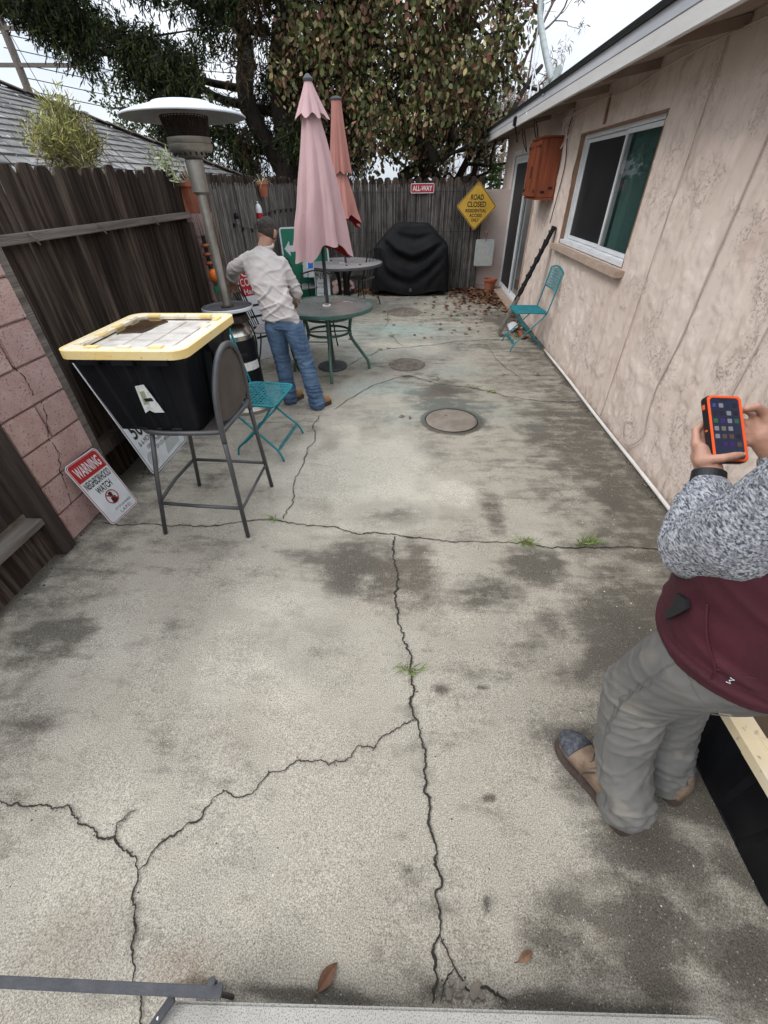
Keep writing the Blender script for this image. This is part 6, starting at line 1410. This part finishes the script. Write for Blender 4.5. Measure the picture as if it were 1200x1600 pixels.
P, D, L_, Wd, cc = spray_cloud([c[:3] for c in cent], [c[3] for c in cent], 40000, [(.040, .058, .018), (.026, .040, .014), (.062, .082, .024), (.075, .090, .028), (.034, .040, .020)], .16, .34, .014, .030, droop=(-.25, -.1, -.9), sq=(1, .9, .75), thr=-.17, fs=1.3)
rd = np.array([noise.noise(Vector(p)*.7+Vector((9, 1, 4))) for p in P.tolist()]) > .12; right = P[:, 0] > -.6; cc[rd & right] = cc[rd & right]*.4+np.array([.10, .045, .028])*.6
V, Fq, C = leaf_quads(*feather(P, D, L_, Wd, cc, 7), shape='blade'); np_mesh('crown', V, Fq, m_leaf, ct, cols=C)
# medium rounded green tree in front of the conifer
rt_ = thing('round_tree', 'smaller mid green bushy tree between the neighbour roof and the patio heater', 'tree', (-6.6, 13.2, 0))
mb = MB(); limb(mb, (0, 0, 0), (.3, 0, 3.6), .14, .05, .4); mb.build('trunk', m_bark, rt_, smooth=True)
P, D, L_, Wd, cc = spray_cloud([(-.1, 0, 3.1), (.9, .2, 2.7), (-.8, 0, 2.8), (1.7, .3, 2.3), (0.4, 0, 2.2)], [.85, .75, .6, .7, .8], 5200, [(.085, .13, .030), (.06, .10, .025), (.11, .15, .045)], .06, .12, .03, .05, droop=(0, 0, -.2), thr=-.2, spread=.6)
V, Fq, C = leaf_quads(P, D, L_, Wd, cc); np_mesh('crown', V, Fq, m_leaf, rt_, cols=C)
# far left tree with grey green leaves
lt = thing('leafy_tree', 'grey green and reddish leafy tree behind the utility pole at far left', 'tree', (-13.2, 15, 0))
mb = MB(); limb(mb, (0, 0, 0), (.3, 0, 5.2), .16, .05, .4); mb.build('trunk', m_bark, lt, smooth=True)
P, D, L_, Wd, cc = spray_cloud([(.4, 0, 4.5), (1.1, 0, 4.0), (-.6, 0, 4.9), (1.6, 0, 3.5), (-.2, 0, 3.6)], [.8, .6, .9, .5, .9], 3200, [(.10, .14, .10), (.06, .09, .05), (.12, .06, .04)], .12, .2, .06, .10, droop=(0, 0, -.3), thr=-.12, spread=.6)
V, Fq, C = leaf_quads(P, D, L_, Wd, cc); np_mesh('crown', V, Fq, m_leaf, lt, cols=C)
# yellow green shrub rising over the fence
ys_ = thing('yellow_shrub', 'wispy yellow green shrub rising above the near board fence', 'shrub', (-2.85, 4.40, 0))
mb = MB(); st_ = []
for k in range(26):
    a = random.uniform(0, 2*PI); e = Vector((random.gauss(0, .13), random.gauss(0, .32), random.uniform(1.9, 2.28))); limb(mb, (random.gauss(0, .05), random.gauss(0, .06), 0), e, .009, .003, .8, 6); st_.append(e)
mb.build('stems', m_twig, ys_)
P, D, L_, Wd, cc = spray_cloud([(0, 0, 2.02), (0, -.26, 1.98), (0, .30, 1.98), (0, .05, 2.16), (0, -.12, 1.85), (.0, .2, 1.85)], [.20, .15, .16, .15, .18, .18], 1500, [(.34, .33, .09), (.26, .27, .08), (.42, .38, .15), (.20, .22, .07), (.30, .25, .14)], .09, .17, .006, .010, droop=(0, 0, .75), sq=(.8, 1, .8), thr=-.3, fs=4)
V, Fq, C = leaf_quads(*feather(P, D, L_, Wd, cc, 5), shape='blade'); np_mesh('foliage', V, Fq, m_leaf, ys_, cols=C)
P, D, L_, Wd, cc = spray_cloud([(0, 0, 1.86)], [.14], 160, [(.34, .36, .22), (.26, .30, .16)], .06, .10, .01, .02, droop=(0, 0, .3)); V, Fq, C = leaf_quads(P, D, L_, Wd, cc, shape='blade')
sc2 = thing('succulent_plant', 'small pale green plant on the fence end above the large pot', 'plant', (-2.25, 4.72, 0)); np_mesh('foliage', V, Fq, m_leaf, sc2, cols=C)
# bare trees, right background
def bare_tree(label, loc, h_, lean, n1=9, tw=26, tuft=None, r=.09):
    t = thing('bare_tree', label, 'tree', loc); mb = MB(); p = limb(mb, (0, 0, 0), (lean, 0, h_), r, r*.25, .9, 8); tips = []
    for k in range(n1):
        q = p[int(len(p)*random.uniform(.25, .98))]; e = q+Vector((random.gauss(0, .22*h_), random.gauss(0, .15*h_), random.uniform(.1, .30)*h_)); p2 = limb(mb, q, e, r*.35, .012, .9, 6)
        for j in range(tw//3):
            q2 = p2[int(len(p2)*random.uniform(.2, .99))]; e2 = q2+Vector((random.gauss(0, .09*h_), random.gauss(0, .07*h_), random.uniform(-.04, .13)*h_)); limb(mb, q2, e2, .014, .004, .9, 4); tips.append(e2)
    mb.build('branches', m_twig, t, smooth=True)
    if tuft:
        P, D, L_, Wd, cc = spray_cloud([tuple(q) for q in tips], [.25]*len(tips), tuft[0], tuft[1], .10, .22, .012, .03, droop=(0, 0, -.5), thr=-.3); V, Fq, C = leaf_quads(P, D, L_, Wd, cc, shape='blade'); np_mesh('dry_leaves', V, Fq, m_leafr, t, cols=C)
    return t
bare_tree('nearly bare tree with curved grey trunk just left of the house eave', (2.75, 17.5, 0), 4.6, -1.0, 9, 27, (1500, [(.30, .26, .24), (.22, .19, .16), (.34, .32, .27)]))
bare_tree('taller bare tree with brown dried leaves hanging behind the house corner', (3.7, 19, 0), 5.2, -.2, 9, 27, (3800, [(.30, .20, .13), (.36, .26, .17), (.25, .19, .15)]))
bare_tree('slim bare tree with pale twigs rising into the sky beside the mast', (4.4, 22, 0), 8.6, -.6, 10, 30, (500, [(.35, .32, .33), (.3, .27, .27)]), r=.08)
for k in range(7):
    x_ = [2.75, 3.1, 3.5, 3.85, 4.2, 4.75, 5.2][k]; o = thing('distant_trunk', ['thin straight far trunk first from the left behind the back fence', 'thin far trunk second from the left behind the back fence', 'thin far trunk third from the left behind the back fence', 'thin far trunk fourth from the left behind the back fence', 'thin far trunk fifth from the left behind the back fence', 'thin far trunk sixth from the left behind the back fence', 'rightmost thin far trunk behind the back fence'][k], 'tree', (x_, 30, 0), group='straight far trunks beyond the back fence')
    MB().tube(bez([(0, 0, 0), (.06*math.sin(k*2), 0, 2), (.02, 0, 4.6)], 4), [.1]*8+[.07], 7).build('trunk', m_twig, o)
    P, D, L_, Wd, cc = spray_cloud([(0, 0, 4.5), (0, 0, 3.9)], [.55, .38], 260, [(.16, .17, .10), (.20, .18, .13), (.10, .10, .07)], .3, .55, .02, .05, droop=(0, 0, -.9), thr=-.4); V, Fq, C = leaf_quads(P, D, L_, Wd, cc, shape='blade'); np_mesh('crown', V, Fq, m_leaf, o, cols=C)
gsb = thing('green_shrub', 'bright green shrub poking up between the end wall and the house', 'shrub', (1.78, 11.6, 0))
mb = MB(); limb(mb, (0, 0, 0), (0, 0, 1.7), .03, .01); mb.build('stems', m_twig, gsb)
P, D, L_, Wd, cc = spray_cloud([(0, 0, 1.75), (.08, 0, 1.5), (-.1, 0, 1.95)], [.26, .25, .16], 900, [(.11, .22, .03), (.15, .28, .06), (.08, .16, .03)], .05, .09, .02, .035, droop=(0, 0, .2), thr=-.3, spread=.6, fs=4); V, Fq, C = leaf_quads(P, D, L_, Wd, cc); np_mesh('foliage', V, Fq, m_leaf, gsb, cols=C)

# ================================================================== WEEDS, LEAVES, SMALL THINGS
weeds = [(640, 1047, 34, .075, 'weed tuft in the long crack, nearest to the camera'), (825, 850, 40, .085, 'weed tuft on the cross crack left of the larger one'), (917, 850, 46, .11, 'largest weed tuft on the cross crack toward the right'), (425, 812, 16, .06, 'small weed at the crack junction behind the stool leg'), (740, 607, 26, .05, 'low weeds at the left end of the green strip by the round patch'), (768, 613, 34, .06, 'low weeds at the right end of the green strip by the round patch'), (682, 594, 14, .07, 'single weed in the crack above the big round patch'), (605, 597, 0, .05, 'x'), (632, 589, 14, .05, 'weed at the peak of the curved crack'), (594, 547, 14, .05, 'weed in the far crack right of the green table leg'), (607, 545, 10, .04, 'tiny weed in the far crack beside another'), (604, 500, 20, .05, 'weed in the short crack below the farthest round patch'), (612, 526, 18, .05, 'weed in the short diagonal crack near the middle patch'), (715, 494, 40, .05, 'mossy weed patch near the leaf litter'), (806, 527, 30, .06, 'weed clump at the foot of the leaning plank')]
for px_, py_, n_, L0, lb_ in weeds:
    if not n_: continue
    c = G(px_, py_); V, Fl, C_ = [], [], []
    for k in range(n_):
        g_ = random.uniform(.6, 1.3); d = Vector((random.gauss(0, .75), random.gauss(0, .6), random.uniform(.35, 1))); wx = .03 if n_ > 20 else .012
        blade(V, Fl, C_, (random.gauss(0, wx), random.gauss(0, .008), .002), d, L0*random.uniform(.5, 1.15), .0055, (.16*g_, .24*g_, .05*g_) if random.random() < .8 else (.30*g_, .28*g_, .12*g_), .15)
    o = tri_mesh('weed_tuft', V, Fl, C_, m_grass); o.location = c; tag(o, lb_, 'weed', 'weeds growing in the cracks')
def scatter_leaves(name, pts, sz, cols, parent=None):
    V, Fq, C_ = [], [], []
    for (x_, y_) in pts:
        a = random.uniform(0, 2*PI); L_ = random.uniform(*sz); w_ = L_*random.uniform(.4, .7); c = random.choice(cols); c = tuple(np.array(c)*random.uniform(.6, 1.3)); ca, sa = math.cos(a), math.sin(a); z0 = .004+random.uniform(0, .012); tl = random.gauss(0, .35)
        k = len(V)
        for u, v, zz in ((-.5, 0, .2*random.random()), (-.15, .5, .5), (.25, .4, .45), (.5, 0, .3*random.random()), (.25, -.4, .45*random.random()), (-.15, -.5, .5*random.random())):
            V.append((x_+(u*L_*ca-v*w_*sa), y_+(u*L_*sa+v*w_*ca), z0+zz*w_*.5+max(0, v*tl*w_)))
        Fq += [(k, k+1, k+2, k+3), (k, k+3, k+4, k+5)]; C_ += [c]*6
    return np_mesh(name, V, Fq, m_leafr, parent, cols=np.array(C_))
bc = [(.14, .06, .03), (.19, .09, .045), (.09, .04, .025), (.26, .16, .09), (.11, .045, .03), (.07, .035, .025)]
pts = [(1.75-abs(random.gauss(0, .42)), 9.68-abs(random.gauss(0, .62))) for _ in range(950)]
pts += [(random.uniform(-2.1, 1.2), 9.72-abs(random.gauss(0, .09))) for _ in range(420)]+[(-.8+random.gauss(0, .25), 9.5-abs(random.gauss(0, .2))) for _ in range(120)]+[(1.72-abs(random.gauss(0, .09)), random.uniform(6.3, 9.5)) for _ in range(160)]
pts = [p for p in pts if -2.15 < p[0] < 1.76 and p[1] < 9.76]
o = scatter_leaves('leaf_litter', pts, (.05, .11), bc); o['kind'] = 'stuff'; o['label'] = 'brown dead leaves drifted into the far right corner'
pts = [(random.gauss(.9, .55), random.gauss(8.2, .8)) for _ in range(70)]+[(random.gauss(.6, .6), random.gauss(6.6, .7)) for _ in range(16)]; pts = [p for p in pts if p[0] < 1.7 and p[1] < 9.7]
o = scatter_leaves('scattered_leaves', pts, (.05, .10), bc); o['kind'] = 'stuff'; o['label'] = 'single dry leaves strewn over the far half of the patio'
single = [(512, 1527, .075, .9, 'curled brown leaf lying by the step edge'), (820, 1495, .05, .5, 'small brown leaf on the concrete right of the forked crack'), (628, 652, .06, .3, 'brown leaf left of the large round patch'), (641, 654, .05, 1.3, 'pale brown leaf beside another left of the large round patch'), (697, 651, .05, 2, 'red brown leaf lying inside the large round patch'), (840, 587, .07, .2, 'dark leaf near the white pipe beyond the round patches'), (787, 587, .035, 0, 'small pale leaf right of the middle patch'), (728, 523, .07, 2.8, 'brown curled leaf between far crack and leaf litter')]
for px_, py_, L_, a, lb_ in single:
    c = G(px_, py_); mb = MB(); w_ = L_*.42; vs = []
    for i in range(7):
        t = i/6; ww = w_*math.sin(PI*min(1, t*1.02))**.8*.5+.001
        for v in (-1, 0, 1): vs.append(((t-.5)*L_, v*ww, .004+abs(v)*ww*.55+.012*math.sin(t*PI)*(.4+.6*(v+1)/2)))
    mb.add(vs, [(i*3+j, i*3+j+1, i*3+j+4, i*3+j+3) for i in range(6) for j in range(2)]); mb.tube([(-.5*L_, 0, .004), (-.75*L_, .004, .010)], .0012, 5)
    o = mb.build('fallen_leaf', mat('dead_leaf', random.choice([(.22, .13, .075), (.17, .085, .05), (.27, .17, .1)]), (.12, .06, .035), scale=60, rough=.8)); o.location = c; o.rotation_euler = (0, 0, a); tag(o, lb_, 'leaf', 'single fallen leaves on the concrete')
# white and dark grit
V, Fq, C_ = [], [], []
for k in range(900):
    if k < 560: x_, y_ = random.uniform(-2, 1.7), random.uniform(.1, 4)
    else: x_, y_ = random.gauss(1.35, .3), random.uniform(1.2, 5)
    if x_ > 1.75: continue
    s_ = random.uniform(.0012, .0042)*(1.2 if k > 560 else 1); kx = len(V); a = random.uniform(0, PI); ca, sa = math.cos(a)*s_, math.sin(a)*s_; st2 = random.uniform(.4, 1); z = surf(x_, y_)+.001
    V += [(x_-ca, y_-sa, z), (x_+sa*st2, y_-ca*st2, z), (x_+ca, y_+sa, z), (x_-sa*st2, y_+ca*st2, z), (x_, y_, z+s_*.8)]; Fq += [(kx, kx+1, kx+4), (kx+1, kx+2, kx+4), (kx+2, kx+3, kx+4), (kx+3, kx, kx+4)]
    c = (.66, .62, .55) if random.random() < .55 else (.05, .04, .03); C_ += [c]*5
for ln in crack_lines:
    for p in ln:
        if random.random() < .22:
            x_, y_ = p.x+random.gauss(0, .009), p.y+random.gauss(0, .009); s_ = random.uniform(.0012, .004); kx = len(V); z = surf(x_, y_)+.004
            V += [(x_-s_, y_, z), (x_, y_-s_*.8, z), (x_+s_, y_+s_*.3, z), (x_, y_+s_, z), (x_, y_, z+s_*.9)]; Fq += [(kx, kx+1, kx+4), (kx+1, kx+2, kx+4), (kx+2, kx+3, kx+4), (kx+3, kx, kx+4)]
            C_ += [random.choice([(.05, .04, .03), (.12, .09, .06), (.3, .27, .22), (.10, .05, .03)])]*5
o = np_mesh('grit', V, Fq, m_leafr, None, cols=np.array(C_), kind='stuff')
# debris along the wall foot
V, Fq, C_ = [], [], []
for k in range(1500):
    side = random.random() < .6; y_ = random.uniform(.6, 9.6); x_ = (HX-.03-abs(random.gauss(0, .035))) if side else (-2.08+abs(random.gauss(0, .03))); s_ = random.uniform(.002, .009); kx = len(V)
    z = .002; V += [(x_-s_, y_, z), (x_, y_-s_*.8, z), (x_+s_, y_+s_*.3, z), (x_, y_+s_, z), (x_, y_, z+s_*.8)]; Fq += [(kx, kx+1, kx+4), (kx+1, kx+2, kx+4), (kx+2, kx+3, kx+4), (kx+3, kx, kx+4)]; C_ += [random.choice([(.06, .045, .03), (.10, .06, .04), (.03, .025, .02), (.2, .15, .1)])]*5
o = np_mesh('wall_foot_debris', V, Fq, m_leafr, None, cols=np.array(C_), kind='stuff')
# black steel bar by the step, lower left
mbr = thing('steel_bar', 'flat black steel bar with bolt and drilled strap beside the concrete step', 'bar', (-.43, .046, .2))
MB().beam((-.75, -.020, .0), (.012, .0, 0), .022, .007, up=(0, 0, 1)).build('flat_bar', m_bar, mbr, bevel=.001)
MB().beam((-.105, -.012, -.006), (-.165, -.085, -.05), .024, .005, up=(0, .4, 1)).build('strap', m_bar, mbr, bevel=.001)
MB().lathe([(.0032, -.002), (.0032, .0)], 8, c=(-.135, -.048, -.0245)).build('hole', m_alu, mbr)
MB().lathe([(.0045, -.01), (.0045, .022), (.008, .022), (.008, .028), (0, .029)], 10, c=(-.012, .016, -.0)).build('bolt', m_bar, mbr, auto=True)
MB().lathe([(.007, -.004), (.007, .004), (0, .004)], 6, c=(.004, .010, -.0)).build('nut', m_bar, mbr)
MB().tube([(-.01, .0, -.004), (-.01, .0, -.198)], .006, 8).build('support_rod', m_bar, mbr)
